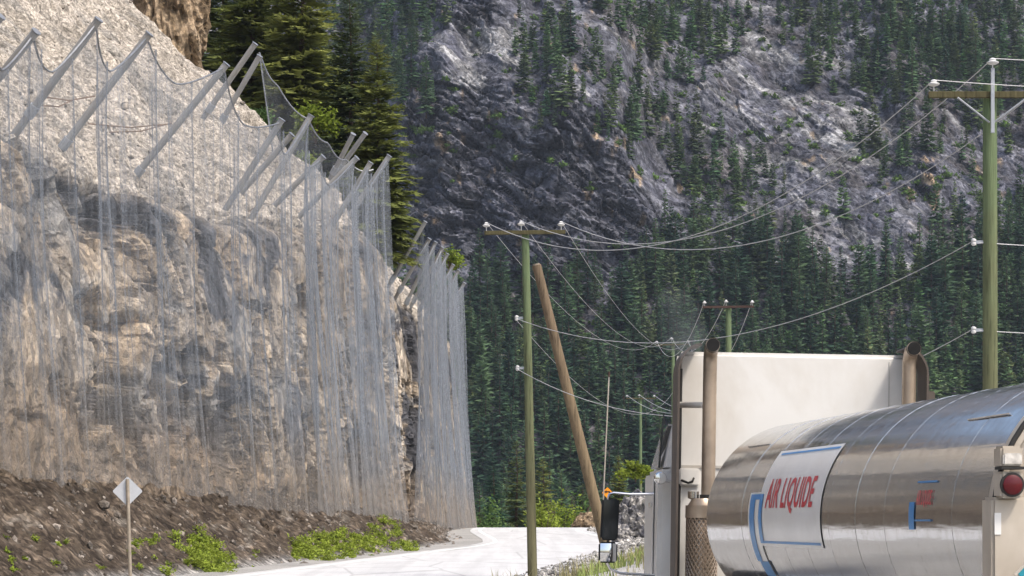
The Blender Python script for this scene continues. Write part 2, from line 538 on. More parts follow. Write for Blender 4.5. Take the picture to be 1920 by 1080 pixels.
def strip(name, fa, fb, ys, dz, mat, n=9):
    t = np.linspace(0, 1, n)[None, :]
    Y = np.repeat(ys[:, None], n, 1)
    X = fa(ys)[:, None] * (1 - t) + fb(ys)[:, None] * t
    Z = zr(Y) + dz + 0.03 * (0.25 - (t - .5) ** 2)
    s_ = link(name, np_mesh(name, np.stack([X, Y, Z], -1), grid_quads(len(ys), n), mat=mat, smooth=True))
    s_['kind'] = 'structure'
    return s_
ys = axis_steps([(-120, 40, 4), (40, 170, 0.8), (170, 240, 3)])
road = strip('road', xl, xr, ys, 0.0, M['road'])
ysl = axis_steps([(20, 40, 2), (40, 170, 0.6)])
strip('road_edge_line', lambda y: xl(y) + .45, lambda y: xl(y) + .62, ysl, 0.008, M['line'], 2)
ysr = axis_steps([(108, 170, 0.6)])
strip('road_edge_line', lambda y: xr(y) - .95, lambda y: xr(y) - .78, ysr, 0.008, M['line'], 2)

# ------------------------------------------------------------------ the mountain across the valley
mx_ = axis_steps([(-700, -180, 26), (-180, 180, 0.54), (180, 700, 26)])
mz_ = np.concatenate([np.arange(-14, 176, 0.46), np.arange(176, 285, 6.0)])
MX, MZ = np.meshgrid(mx_, mz_)
def mountain_fields(X, Z):
    """where the rock is steep, bare, pale ... by place on the slope"""
    yy = 545 + Z * 1.25
    u = 960 + F * X / yy; v = HV - F * (Z - CZ) / yy
    n1 = fbm(X / 22, Z / 16, 4, 31)
    wx = X + 2.2 * fbm(X / 16, Z / 16, 3, 44); wz = Z + 2.2 * fbm(X / 16, Z / 16, 3, 45)
    al = wx * .83 - wz * .56; ac = wx * .56 + wz * .83       # along / across the bedding, which dips to the right
    bands = fbm(al / 34, ac / 6.5, 4, 51)
    return u, v, n1, al, ac, bands
U, V, N1, AL, AC, BANDS = mountain_fields(MX, MZ)
steep = sst(0.25, 0.75, 1.15 * blob(U, V, 980, 370, 260, 150) + .8 * blob(U, V, 1100, 470, 130, 70) + .6 * blob(U, V, 800, 330, 120, 160) + .55 * blob(U, V, 1730, 360, 90, 60) + .7 * blob(U, V, 900, 60, 160, 70) + 0.25 * N1)
dydz = 1.28 - 0.98 * steep
dz_ = np.diff(mz_, prepend=mz_[0])[:, None]
# the ground is less steep above a cliff so that the slope as a whole keeps its place
run = np.cumsum(dydz * dz_, axis=0)
MY = 545 - 14 * 1.25 + run
mean = 545 + MZ * 1.25
lag = np.where(MZ > -20, MY - mean, 0)
MY = mean + lag * (0.72 + .28 * (1 - sst(120, 175, MZ)))
inner = (1 - sst(165, 185, np.abs(MX))) * (1 - sst(172, 180, MZ))
H = 7 * fbm(MX / 45, MZ / 38, 3, 61)
saw = (AC / 7.0 + .3 * N1); saw1 = saw - np.floor(saw)
saw2 = (AC / 2.6 + .4 * N1); saw2 = saw2 - np.floor(saw2)
f1, g1 = facets(AL / 13, AC / 7, 71, 1.2)
f2, g2 = facets(AL / 5, AC / 2.6, 75, 1.2)
f3, g3 = facets(AL / 2.2, AC / 1.1, 79, 1.3)
rocky = 0.5 + .75 * steep
D = inner * rocky * (2.6 * saw1 ** 1.5 + 0.9 * saw2 + 3.2 * f1 + 1.5 * f2 + .75 * f3 + 1.3 * np.minimum(g2, .25) * 2) + 1.2 * inner * fbm(MX / 9, MZ / 8, 4, 91)
D = D + H
MYf = MY - D * (0.62 + .3 * steep)
MZf = MZ + D * (0.62 - .5 * steep) * .8
# colours of the stone itself
fine = fbm(AL / 5, AC / 1.6, 4, 101)
pale = sst(0.16, 0.62, .9 * BANDS + .35 * fine - .75 * steep + .75 * blob(U, V, 900, 180, 75, 130) + .5 * blob(U, V, 1000, 270, 70, 60) + .45 * blob(U, V, 1480, 170, 160, 110) + .5 * blob(U, V, 1560, 320, 130, 60) + .5 * blob(U, V, 1620, 450, 130, 40) + .7 * blob(U, V, 1080, 535, 40, 30) + .3 * blob(U, V, 1900, 60, 80, 80) - .2)
tanm = sst(0.35, 0.75, fbm(MX / 4, MZ / 7, 4, 111) + .5 * blob(U, V, 1150, 330, 60, 60) + .45 * blob(U, V, 880, 340, 80, 30) + .75 * blob(U, V, 1735, 360, 40, 40) + .5 * blob(U, V, 820, 280, 60, 40) + .35 * blob(U, V, 1880, 300, 50, 50) + .3 * blob(U, V, 800, 450, 50, 40) - .34)
earth = sst(-.1, .5, N1 + .4 * fine - steep * .8 + .5 * sst(480, 620, V))
c_dark = np.array([0.085, 0.087, 0.11]); c_mid = np.array([0.14, 0.143, 0.165]); c_pale = np.array([0.25, 0.25, 0.255])
c_tan = np.array([0.40, 0.29, 0.17]); c_earth = np.array([0.085, 0.072, 0.062])
def lerp(a, b, t): return a * (1 - t[..., None]) + b * t[..., None]
C = lerp(c_dark, c_mid, sst(-.4, .5, fbm(AL / 9, AC / 2.4, 4, 121)))
C = lerp(C, c_earth, earth * .5)
C = lerp(C, c_pale, pale)
C = lerp(C, c_tan, tanm * .7)
crk = 1 - .6 * sst(.05, .4, fbm(AL / 13, AC / 1.7, 4, 135, .6)) * (.5 + .5 * steep)
C = C * (.86 * crk * (1 + .4 * np.clip(f1, -.6, .6) + .45 * np.clip(f2, -.6, .6) + .25 * np.clip(f3, -.6, .6) + .15 * fbm(MX / 1.3, MZ / 1.1, 3, 131)))[..., None].clip(.25, 2.0)
mountain = link('mountainside', np_mesh('mountainside', np.stack([MX, MYf, MZf], -1), grid_quads(len(mz_), len(mx_))[:, ::-1], mat=M['mountain'], colors=C.reshape(-1, 3)))
mountain['kind'] = 'structure'

# ------------------------------------------------------------------ the cliff on the left
CL = np.array([(-26, -10), (-20.5, 25), (-16.6, 44), (-12.5, 65.5), (-9.4, 83), (-6.4, 101), (-5.2, 104.8), (-6.3, 109), (-6.2, 114), (-5.6, 120), (-4.2, 134), (-2.75, 149), (-3.0, 153), (-6.2, 159.5)], dtype=float)
_cs = np.concatenate([[0], np.cumsum(np.hypot(*np.diff(CL, axis=0).T))])
def cliff_xy(s):
    x = y = 0
    for k in (-1.2, -.6, 0, .6, 1.2):
        x = x + .2 * np.interp(s + k, _cs, CL[:, 0]); y = y + .2 * np.interp(s + k, _cs, CL[:, 1])
    return x, y
def cliff_zb(y): return CZ + np.interp(y, [-10, 40, 61.5, 65, 101, 104, 112, 119, 134, 149, 160], [2.0, 2.0, 1.5, 1.36, .33, .3, .1, 0, -.2, -.38, -.6])
def cliff_za(y): return CZ + np.interp(y, [-10, 40, 66, 82, 93, 103, 108, 112, 120, 134, 149, 160], [10.3, 10.3, 10.2, 10.3, 11.5, 12.4, 12.0, 11.4, 11.4, 11.4, 11.6, 11.0])
def s_of_y(y): return np.interp(y, CL[:, 1], _cs)

sv = np.concatenate([np.arange(0, s_of_y(38), 0.8), np.arange(s_of_y(38), s_of_y(56), 0.3), np.arange(s_of_y(56), s_of_y(109), 0.095), np.arange(s_of_y(109), _cs[-1], 0.16)])
nF, nT = 180, 105
cx, cy = cliff_xy(sv)
tx, ty = np.gradient(cx, sv), np.gradient(cy, sv)
tl_ = np.hypot(tx, ty); tx, ty = tx / tl_, ty / tl_
ox, oy = ty, -tx                                        # outward
zb, za = cliff_zb(cy), cliff_za(cy)
S2 = np.repeat(sv[None, :], nF + nT, 0)
tt = np.linspace(0, 1, nF)[:, None]
zF = (zb - 1.6)[None, :] * (1 - tt) + za[None, :] * tt
up_ = (np.linspace(0, 1, nT + 1)[1:, None] ** 1.35) * 27.0
zT = za[None, :] + up_
Z2 = np.concatenate([zF, zT * np.ones_like(zF[:1])], 0)
backF = (zF - zb[None, :]) * math.tan(R_(6))
bT = (za - zb)[None, :] * math.tan(R_(6)) + up_ * 1.0
BK = np.concatenate([backF, bT * np.ones_like(zF[:1])], 0)
onT = np.concatenate([sst(0.93, 1.0, tt * np.ones_like(zF)), np.ones((nT, len(sv)))], 0)
BX = cx[None, :] - .985 * BK; BY = cy[None, :] + .17 * BK
Uc = 960 + F * BX / np.maximum(BY, 5); Vc = HV - F * (Z2 - CZ) / np.maximum(BY, 5)
ws = S2 + 1.1 * fbm(S2 / 5, Z2 / 4, 3, 201); wz2 = Z2 + 1.1 * fbm(S2 / 5, Z2 / 4, 3, 202)
big = fbm(ws / 11, wz2 / 7, 3, 211)
rid = 1 - np.abs(perlin(ws / 4.2, wz2 / 9, 221)) * 2
rid2 = 1 - np.abs(perlin(ws / 1.9, wz2 / 4, 223)) * 2
k1, q1 = facets(ws / 3.6 - .35 * wz2 / 3, wz2 / 3.4, 231, 1.3)
k2, q2 = facets(ws / 1.7 + .25 * wz2, wz2 / 1.7 - .1 * ws, 235, 1.4)
k3, q3 = facets(ws / .8 + .3 * wz2, wz2 / .75, 239, 1.5)
k4, q4 = facets(ws / .42, wz2 / .34, 243, 1.5)
Hc = .8 * big + .7 * rid + .5 * rid2 + .95 * k1 + .9 * k2 + .55 * k3 + .28 * k4 + .25 * np.minimum(q1, .2) + .2 * np.minimum(q2, .2)
# tilted ledges: the pale slabs that stand out from the face
led = np.zeros_like(Hc)
for (lu, lv, ru, rv, amp) in [(120, 545, 105, 40, 1.3), (45, 690, 90, 50, .9), (200, 610, 60, 60, .7), (250, 720, 120, 45, .6), (560, 700, 40, 160, .9), (620, 560, 40, 130, .8), (310, 640, 90, 40, .7)]:
    dv = (Vc - lv) - .45 * (Uc - lu)
    led += amp * np.exp(-((Uc - lu) / ru) ** 2) * np.where(dv < 0, np.exp(-(dv / (2.2 * rv)) ** 2), np.exp(-(dv / (.35 * rv)) ** 2))
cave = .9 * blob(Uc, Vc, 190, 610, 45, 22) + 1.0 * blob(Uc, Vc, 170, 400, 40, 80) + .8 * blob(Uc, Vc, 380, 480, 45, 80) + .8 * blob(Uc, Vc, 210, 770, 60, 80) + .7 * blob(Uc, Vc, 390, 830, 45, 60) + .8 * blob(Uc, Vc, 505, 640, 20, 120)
toe = np.clip((Z2 - zb[None, :]) / 2.6, 0, 1)
Hc = Hc + led * .8 - cave
Hc = np.where(Hc > .3, .3 + .75 * np.tanh((Hc - .3) / .75), Hc)
Hc = np.where(cy[None, :] > 126, np.minimum(Hc, .25), Hc)
Hc = Hc * (0.35 + .65 * toe) + .25 * (1 - toe)
HT = .5 * fbm(ws / 8, (Z2 - .3 * S2) / 6, 4, 251) + .16 * k2 + .12 * k3 + .12 * k4 + .1 * fbm(S2 / .5, (Z2 + .3 * S2) / .35, 3, 259) + .9 * np.clip(fbm(ws / 5, Z2 / 5, 3, 257) - .35, 0, 1)
Hd = Hc * (1 - onT) + HT * onT
nz = .7 * onT; nh = 1 - .3 * onT
PX = BX + ox[None, :] * Hd * nh; PY = BY + oy[None, :] * Hd * nh; PZ = Z2 + Hd * nz
# colours
slate = np.array([0.105, 0.104, 0.11]); grey = np.array([0.28, 0.267, 0.248]); tanc = np.array([0.43, 0.365, 0.29]); buff = np.array([0.48, 0.375, 0.26]); brown = np.array([0.3, 0.225, 0.155])
m_sl = sst(.14, .42, .75 * fbm(ws / 3.2, wz2 / 3.6, 6, 261, .66) + .55 * cave + .15 * blob(Uc, Vc, 330, 460, 200, 90) + .3 * blob(Uc, Vc, 250, 800, 200, 110) + .8 * blob(Uc, Vc, 750, 700, 22, 240) - .35 * blob(Uc, Vc, 200, 650, 200, 60) - .6 * blob(Uc, Vc, 570, 620, 60, 300) - .45 * led)  # slate patches; the carved hollows are coloured darker too
m_tan = sst(-.45, .1, fbm(ws / 4, wz2 / 3, 6, 265, .62) + .35 * led + .35 * blob(Uc, Vc, 570, 620, 70, 260))
m_buf = sst(.1, .4, fbm(ws / 2.6, wz2 / 2.6, 5, 269, .62) + .4 * blob(Uc, Vc, 560, 560, 60, 220) - .1)
CC = lerp(grey, tanc, m_tan)
CC = lerp(CC, buff, m_buf * .7)
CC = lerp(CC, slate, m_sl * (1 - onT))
CT = lerp(np.array([0.3, 0.268, 0.225]), np.array([0.375, 0.335, 0.285]), sst(-.4, .5, fbm(ws / 3, Z2 / 1.2, 4, 281)))
CT = lerp(CT, np.array([0.2, 0.188, 0.17]), .75 * sst(.1, .6, fbm(ws / 2.5, (Z2 + .2 * S2) / 1.0, 3, 283)))
CC = lerp(CC, CT, onT)
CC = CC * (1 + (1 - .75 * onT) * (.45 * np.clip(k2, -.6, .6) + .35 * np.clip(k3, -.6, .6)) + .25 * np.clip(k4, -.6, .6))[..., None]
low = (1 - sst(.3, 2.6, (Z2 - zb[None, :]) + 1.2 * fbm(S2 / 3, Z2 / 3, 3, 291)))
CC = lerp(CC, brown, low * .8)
M['scree'] = rock_material('scree', ((0.84, 0.84, 0.87), (1.1, 1.09, 1.08)), 5.0, 0.6, 0.05)
PP = np.stack([PX, PY, PZ], -1)
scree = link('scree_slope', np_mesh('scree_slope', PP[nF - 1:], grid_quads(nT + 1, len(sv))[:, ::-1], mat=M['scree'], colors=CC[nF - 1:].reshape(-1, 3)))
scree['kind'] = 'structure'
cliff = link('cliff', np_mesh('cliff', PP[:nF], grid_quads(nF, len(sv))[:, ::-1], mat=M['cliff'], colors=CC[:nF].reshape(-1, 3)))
cliff['kind'] = 'structure'

# ------------------------------------------------------------------ the soil bank at its foot
sb = np.concatenate([np.arange(s_of_y(20), s_of_y(56), .8), np.arange(s_of_y(56), s_of_y(158), .13)])
bx, by = cliff_xy(sb)
nB = 64
tb = np.linspace(0, 1, nB)[:, None]
x0 = (bx - .7)[None, :]; z0 = (cliff_zb(by) + .75)[None, :]
rx = np.maximum(xl(by - .17 * 3) - .75, bx + .9)[None, :]; z1 = zr(by)[None, :] - .1
BXb = x0 * (1 - tb) + rx * tb
BYb = by[None, :] - .17 * 5 * tb * np.clip((rx - x0) / 5, 0, 1)
prof = np.where(tb < .88, 1 - tb / .88, 0) ** 1.1
BZb = z1 + (z0 - z1) * prof
e1, _g = facets(BXb / .15, BYb / .7, 301, 1.4)
e3, _g = facets(BXb / .42, BYb / 1.9, 303, 1.4)
e2, _g = facets(BXb / 1.6, BYb / 2.2, 305, 1.2)
wB = np.clip(prof * 4, 0, 1)
BZb = BZb + wB * (.14 * fbm(BXb / 1.8, BYb / 2.5, 4, 311) + .05 * e1 + .1 * e3 + .18 * e2)
cb = lerp(np.array([0.066, 0.051, 0.039]), np.array([0.115, 0.09, 0.067]), sst(-.4, .5, fbm(BXb / .3, BYb / 1.5, 5, 321, .7)))
cb = lerp(cb, np.array([0.2, 0.178, 0.15]), .7 * sst(.35, 1.0, fbm(BXb / .5, BYb / 2.6, 5, 325, .7) + .25 * sst(.6, .9, prof)))
cb = lerp(cb, np.array([0.26, 0.2, 0.14]), sst(.72, .95, prof + .15 * fbm(BXb / 1, BYb / 1.5, 3, 327)))
cb = cb * (1 + .4 * np.clip(e1, -.6, .6) + .3 * np.clip(e3, -.6, .6))[..., None]
cb = lerp(cb, np.array([0.3, 0.29, 0.275]), 1 - sst(.0, .12, prof))
bank = link('embankment', np_mesh('embankment', np.stack([BXb, BYb, BZb], -1), grid_quads(nB, len(sb)), mat=M['soil'], colors=cb.reshape(-1, 3)))
bank['kind'] = 'structure'
_bankP = np.stack([BXb, BYb, BZb], -1)
_bankU, _bankV = px(_bankP)
def bank_at(u, v):
    d = (_bankU - u) ** 2 + (_bankV - v) ** 2
    return Vector(_bankP[np.unravel_index(np.argmin(d), d.shape)].tolist())

# ------------------------------------------------------------------ brown crag behind the scree
def lump(name, mat, size, seed, colfun, parent=None, loc=(0, 0, 0), n=5, rough=1.0, smooth=False, sharp=1.0):
    """an uneven boulder or crag: a sphere cut by facets"""
    bm = bmesh.new()
    bmesh.ops.create_icosphere(bm, subdivisions=n, radius=1.0)
    P = np.array([v.co[:] for v in bm.verts])
    T = np.array([[v.index for v in f.verts] for f in bm.faces])
    bm.free()
    th = np.arctan2(P[:, 1], P[:, 0]); ph = P[:, 2]
    rs = np.random.RandomState(seed)
    r = np.full(len(P), 1.35)
    for _ in range(22):
        nrm = rs.normal(size=3); nrm /= np.linalg.norm(nrm)
        dd = P @ nrm
        r = np.where(dd > .05, np.minimum(r, rs.uniform(.78, 1.0) / np.maximum(dd, .05)), r)
    x = P[:, 0] * 2 + P[:, 2] * .7; y = P[:, 2] * 2 + P[:, 1] * 1.1
    a, _ = facets(x * 2.2, y * 2.2, seed, 1.2); b, _ = facets(x * 5, y * 5, seed + 9, 1.2)
    r = r + rough * (.16 * a + .07 * b + .1 * fbm(x, y, 4, seed + 5))
    Q = P * r[:, None] * np.array(size)[None, :]
    return link(name, np_mesh(name, Q, T=T, mat=mat, colors=colfun(Q, x, y), smooth=smooth), parent, loc)

def crag_col(Q, x, y):
    a = fbm(x * 3, y * 1.2, 4, 77)
    return lerp(np.array([0.16, 0.115, 0.07]), np.array([0.34, 0.26, 0.175]), sst(-.5, .5, a))
_c = W(322, 10, 117)
crag = lump('rock_crag', M['boulder'], (2.0, 2.0, 4.6), 12, crag_col, loc=_c, rough=1.3)
tag(crag, 'brown upright rock crag standing above the pale scree slope', 'rock')

def grey_rock(Q, x, y):
    a = fbm(x * 2, y * 2, 4, 78)
    c = lerp(np.array([0.1, 0.1, 0.11]), np.array([0.4, 0.38, 0.35]), sst(-.35, .4, a))
    return c
_c = W(1192, 950, 113); _c.z = float(ground_z(_c.x, _c.y)) + .55
tag(lump('boulder', M['boulder'], (1.15, 1.5, 1.3), 33, grey_rock, loc=_c), 'large grey outcrop of rock behind the truck mirror', 'boulder')
_c = W(1165, 985, 104); _c.z = float(ground_z(_c.x, _c.y)) + .2
tag(lump('boulder', M['boulder'], (.5, .6, .42), 35, grey_rock, loc=_c, n=4), 'small dark boulder at the foot of the grey outcrop', 'boulder')
_c = W(1112, 962, 150); _c.z = float(ground_z(_c.x, _c.y)) + .3
tag(lump('boulder', M['boulder'], (1.3, .8, .75), 37, crag_col, loc=_c, n=4), 'low brown rock beside the road crest, left of the leaning pole foot', 'boulder')

# ------------------------------------------------------------------ the air of the valley
hz = NT('valley air')
for _n in list(hz.t.nodes):
    if _n != hz.out: hz.t.nodes.remove(_n)
_pv = hz.n('ShaderNodeVolumePrincipled')
_pv.inputs['Color'].default_value = (0.72, 0.83, 1.0, 1)
_pv.inputs['Density'].default_value = 0.00007
_pv.inputs['Anisotropy'].default_value = 0.0
hz.l(_pv.outputs[0], hz.out.inputs['Volume'])
mb = MB(); mb.box(-960, 960, -260, 1180, -60, 330)
haze = mb.build('haze', hz.m)
haze['kind'] = 'stuff'

# ------------------------------------------------------------------ conifers and shrubs
def kites(root, tip, width, fold, up):
    """a spray of needles as a folded kite: arrays of (n,3); returns (n,5,3) points"""
    d = tip - root
    L = np.linalg.norm(d, axis=1, keepdims=True) + 1e-9
    t = d / L
    side = np.cross(t, up); side /= np.linalg.norm(side, axis=1, keepdims=True) + 1e-9
    mid = root + d * .45
    dn = np.cross(side, t)
    a = mid + side * width[:, None] - dn * (fold * width)[:, None]
    b = mid - side * width[:, None] - dn * (fold * width)[:, None]
    return np.stack([root, a, tip, b], 1)

def kite_mesh(K, shade):
    """each kite = two triangles meeting on its spine"""
    n = len(K)
    V = K.reshape(-1, 3)
    i = np.arange(n)[:, None] * 4
    T = np.concatenate([i + np.array([[0, 1, 2]]), i + np.array([[0, 2, 3]])], 0)
    return V, T, np.repeat(shade, 4, 0)

def conifer(h, r, seed, levels, nbr, detail=0, taper=.85, droop=.35, bare=.08, gap=.12, wmul=1.0):
    """crown as arrays (V, T, colours); the base at the origin"""
    rs = np.random.RandomState(seed)
    roots, tips, wid, shade = [], [], [], []
    for k in range(levels):
        f = bare + (1 - bare) * (k + rs.uniform(-.3, .3)) / levels
        if f >= .995: continue
        L0 = r * ((1 - f) ** taper) * (1.0 if f > .2 else .7 + 1.5 * f) + .02 * h
        if k < levels - 3 and rs.rand() < gap * .5: L0 *= .55
        for b in range(nbr):
            if rs.rand() < gap: continue
            a = 2 * np.pi * (b + rs.uniform(-.4, .4)) / nbr + k * 1.3
            L = L0 * rs.uniform(.6, 1.15)
            ca, sa = np.cos(a), np.sin(a)
            z = f * h + rs.uniform(-.5, .5) * h / levels
            pitch = (.45 * f - droop * (1 - f)) + rs.uniform(-.12, .12)
            p0 = np.array([0, 0, z])
            p1 = np.array([ca * L, sa * L, z + L * pitch])
            s = rs.uniform(.72, 1.25)
            if detail == 0:
                roots.append(p0); tips.append(p1); wid.append((L * .2 + .008 * h) * wmul); shade.append(s)
                if rs.rand() < .7:
                    q = p0 + (p1 - p0) * .35
                    roots.append(q); tips.append(q + np.array([ca * L * .4 + rs.uniform(-.2, .2) * L, sa * L * .4 + rs.uniform(-.2, .2) * L, -.25 * L])); wid.append(L * .2); shade.append(s * .9)
            else:
                ns = max(3, int(detail * L / r) + 2)
                side = np.array([-sa, ca, 0])
                for j in range(ns):
                    u = (j + .6) / ns
                    q = p0 + (p1 - p0) * u - np.array([0, 0, .10 * L * u * u])
                    ll = L * (.42 * (1 - u) + .2) * rs.uniform(.7, 1.2)
                    for sg in (-1, 1):
                        dirn = np.array([ca, sa, pitch]) * .75 + side * sg * rs.uniform(.55, 1.0) + np.array([0, 0, rs.uniform(-.45, .12)])
                        dirn /= np.linalg.norm(dirn)
                        roots.append(q); tips.append(q + dirn * ll); wid.append(ll * rs.uniform(.16, .26)); shade.append(s * rs.uniform(.8, 1.2))
                roots.append(p0 + (p1 - p0) * .6); tips.append(p1 - np.array([0, 0, .1 * L])); wid.append(L * .07); shade.append(s)
    roots = np.array(roots); tips = np.array(tips); wid = np.array(wid); shade = np.array(shade)
    up = np.tile(np.array([[0, 0, 1.0]]), (len(roots), 1)) + rs.normal(0, .25, (len(roots), 3))
    K = kites(roots, tips, wid, .45, up)
    g = np.stack([shade, shade, shade * .95], 1)
    return kite_mesh(K, g)

def trunk_mb(h, r, n=7):
    mb = MB()
    mb.tube([(0, 0, -.6), (0, 0, h * .3), (0.01 * h, 0, h * .65), (0, 0, h * .97)], [r * 1.25, r * .8, r * .45, r * .06], n)
    return mb

def leaf_cloud(seed, n, radii, leaf, clumps=9, flat=.2):
    rs = np.random.RandomState(seed)
    cen = rs.normal(size=(clumps, 3)); cen /= np.linalg.norm(cen, axis=1, keepdims=True); cen *= rs.uniform(.25, .85, (clumps, 1))
    cen[:, 2] = np.abs(cen[:, 2]) * 1.1 - flat
    k = rs.randint(clumps, size=n)
    p = cen[k] + rs.normal(0, .2, (n, 3))
    p = p * np.array(radii)[None, :]
    d = rs.normal(size=(n, 3)); d[:, 2] = d[:, 2] * .5 + .25; d /= np.linalg.norm(d, axis=1, keepdims=True)
    L = leaf * rs.uniform(.6, 1.3, n)
    up = rs.normal(size=(n, 3)) * .6 + np.array([[0, 0, 1]])
    K = kites(p, p + d * L[:, None], L * .32, .25, up)
    cs = rs.uniform(.75, 1.2, clumps)[k] * rs.uniform(.85, 1.15, n)
    return kite_mesh(K, np.stack([cs, cs, cs], 1))

# --- the trees of the mountainside
FAR = []
for i in range(8):
    sl = [(1.0, .19), (1.0, .16), (1.0, .22), (1.0, .175), (1.0, .13), (1.0, .25), (1.0, .2), (1.0, .17)][i]
    V_, T_, c_ = conifer(1.0, sl[1], 500 + i, 22, 8, 0, taper=[.85, .8, .7, .9, .8, .6, .75, 1.0][i], droop=.5, bare=[.06, .12, .1, .05, .25, .2, .08, .15][i])
    crown = np_mesh('crown', V_, T=T_, mat=M['far_needles'], colors=c_)
    tm = MB(); tm.tube([(0, 0, -.06), (0, 0, .5), (0, 0, .97)], [.014, .009, .002], 5)
    to = tm.build('trunk', M['bark']); trunk_me = to.data
    bpy.data.objects.remove(to)
    V_, T_, c_ = conifer(1.0, sl[1], 560 + i, 16, 6, 0, taper=[.85, .8, .7, .9, .8, .6, .75, 1.0][i], droop=.5, bare=[.06, .12, .1, .05, .25, .2, .08, .15][i], gap=.06, wmul=1.3)
    FAR.append((V_, T_, c_, crown, trunk_me))

rs = np.random.RandomState(7)
Pm = np.stack([MX, MYf, MZf], -1)
def mountain_pick(n, rs):
    i = rs.randint(2, len(mz_) - 2, n)
    xi = rs.uniform(-178, 178, n)
    j = np.clip(np.searchsorted(mx_, xi), 1, len(mx_) - 2)
    return i, j
ii, jj = mountain_pick(60000, rs)
keep = mz_[ii] < 176
ii, jj = ii[keep], jj[keep]
P0 = Pm[ii, jj]
u0, v0 = px(P0)
# how thick the forest is, by place on the slope
edge = np.interp(u0, [600, 850, 900, 1000, 1080, 1180, 1220, 1260, 1400, 1500, 1600, 1700, 1800, 1920], [640, 600, 560, 590, 560, 575, 500, 470, 500, 520, 560, 530, 490, 470]) + 28 * fbm(P0[:, 0] / 9, P0[:, 2] / 9, 3, 411)
forest = sst(-20, 30, v0 - edge)
bandn = fbm((P0[:, 0] * .83 - P0[:, 2] * .56) / 30, (P0[:, 0] * .56 + P0[:, 2] * .83) / 11, 4, 421)
clus = (1.5 * blob(u0, v0, 1690, 90, 170, 80) + 1.3 * blob(u0, v0, 1850, 130, 110, 110) + .9 * blob(u0, v0, 1080, 210, 130, 70) + .8 * blob(u0, v0, 1180, 270, 90, 50) + .75 * blob(u0, v0, 800, 180, 50, 70) + .8 * blob(u0, v0, 740, 120, 60, 80)
        + .7 * blob(u0, v0, 1030, 110, 90, 50) + .6 * blob(u0, v0, 1290, 300, 60, 60) + .7 * blob(u0, v0, 1660, 330, 90, 50) + .6 * blob(u0, v0, 1400, 360, 100, 60) + .7 * blob(u0, v0, 1560, 160, 60, 60) + .55 * blob(u0, v0, 1260, 90, 80, 50)
        + .5 * blob(u0, v0, 1810, 420, 90, 50) + .7 * blob(u0, v0, 900, 475, 20, 40) + .8 * blob(u0, v0, 650, 100, 60, 90) + .5 * blob(u0, v0, 1330, 60, 40, 60) + .55 * blob(u0, v0, 1340, 420, 80, 40))
neg = 1.1 * blob(u0, v0, 960, 390, 210, 95) + 1.0 * blob(u0, v0, 900, 170, 50, 100) + .7 * blob(u0, v0, 970, 280, 80, 40) + .9 * blob(u0, v0, 800, 330, 80, 110) + .6 * blob(u0, v0, 1480, 200, 100, 80) + .7 * blob(u0, v0, 1560, 330, 60, 40) + .7 * blob(u0, v0, 1085, 540, 35, 22) + .8 * blob(u0, v0, 1520, 480, 30, 30) + .8 * blob(u0, v0, 1640, 470, 70, 40) + .6 * blob(u0, v0, 1740, 360, 50, 40) + .7 * blob(u0, v0, 1170, 340, 40, 40)
brk = sst(-.25, .3, fbm(P0[:, 0] / 7, P0[:, 2] / 6, 3, 441))
dens = np.clip((-.02 + .34 * bandn + .8 * clus) * (.12 + .88 * brk) - neg, 0, .85) * (1 - forest) + forest * np.clip(1.0 - .6 * blob(u0, v0, 1085, 540, 35, 25) - .8 * blob(u0, v0, 1540, 490, 70, 22), 0, 1)
acc = rs.rand(len(u0)) < dens
P0, u0, v0, forest, dens = P0[acc], u0[acc], v0[acc], forest[acc], dens[acc]
# keep them apart
hh = np.where(forest > .5, rs.uniform(9, 21, len(P0)), rs.uniform(6, 17, len(P0)) * (.75 + .45 * np.clip(dens, 0, 1)))
cell = {}; sel = []
for q in range(len(P0)):
    md = 3.2 if forest[q] > .5 else 2.9
    kx, kz = int(P0[q, 0] / 3), int(P0[q, 1] / 3)
    ok = True
    for a in (-1, 0, 1):
        for b in (-1, 0, 1):
            for o_ in cell.get((kx + a, kz + b), ()):
                if abs(P0[o_, 0] - P0[q, 0]) < md and abs(P0[o_, 1] - P0[q, 1]) < md and (P0[o_, 0] - P0[q, 0]) ** 2 + (P0[o_, 1] - P0[q, 1]) ** 2 < md * md:
                    ok = False
    if ok:
        cell.setdefault((kx, kz), []).append(q); sel.append(q)
sel = np.array(sel)
P0, u0, v0, forest, hh = P0[sel], u0[sel], v0[sel], forest[sel], hh[sel]
var = rs.randint(0, 8, len(P0))
rot = rs.uniform(0, 6.28, len(P0)); wid = rs.uniform(.85, 1.25, len(P0))
app = hh / P0[:, 1]
seen = (u0 > 560) & (u0 < 1960) & (v0 - app * F < 985) & (v0 > -10) & ~((u0 > 1270) & (v0 > 760)) & ~((u0 < 870) & (v0 > 520))
rank = np.where(seen, app * np.where(v0 - app * F * .6 > 980, .2, 1), 0)
order = np.argsort(-rank)
singles = order[:298]; rest = order[298:]

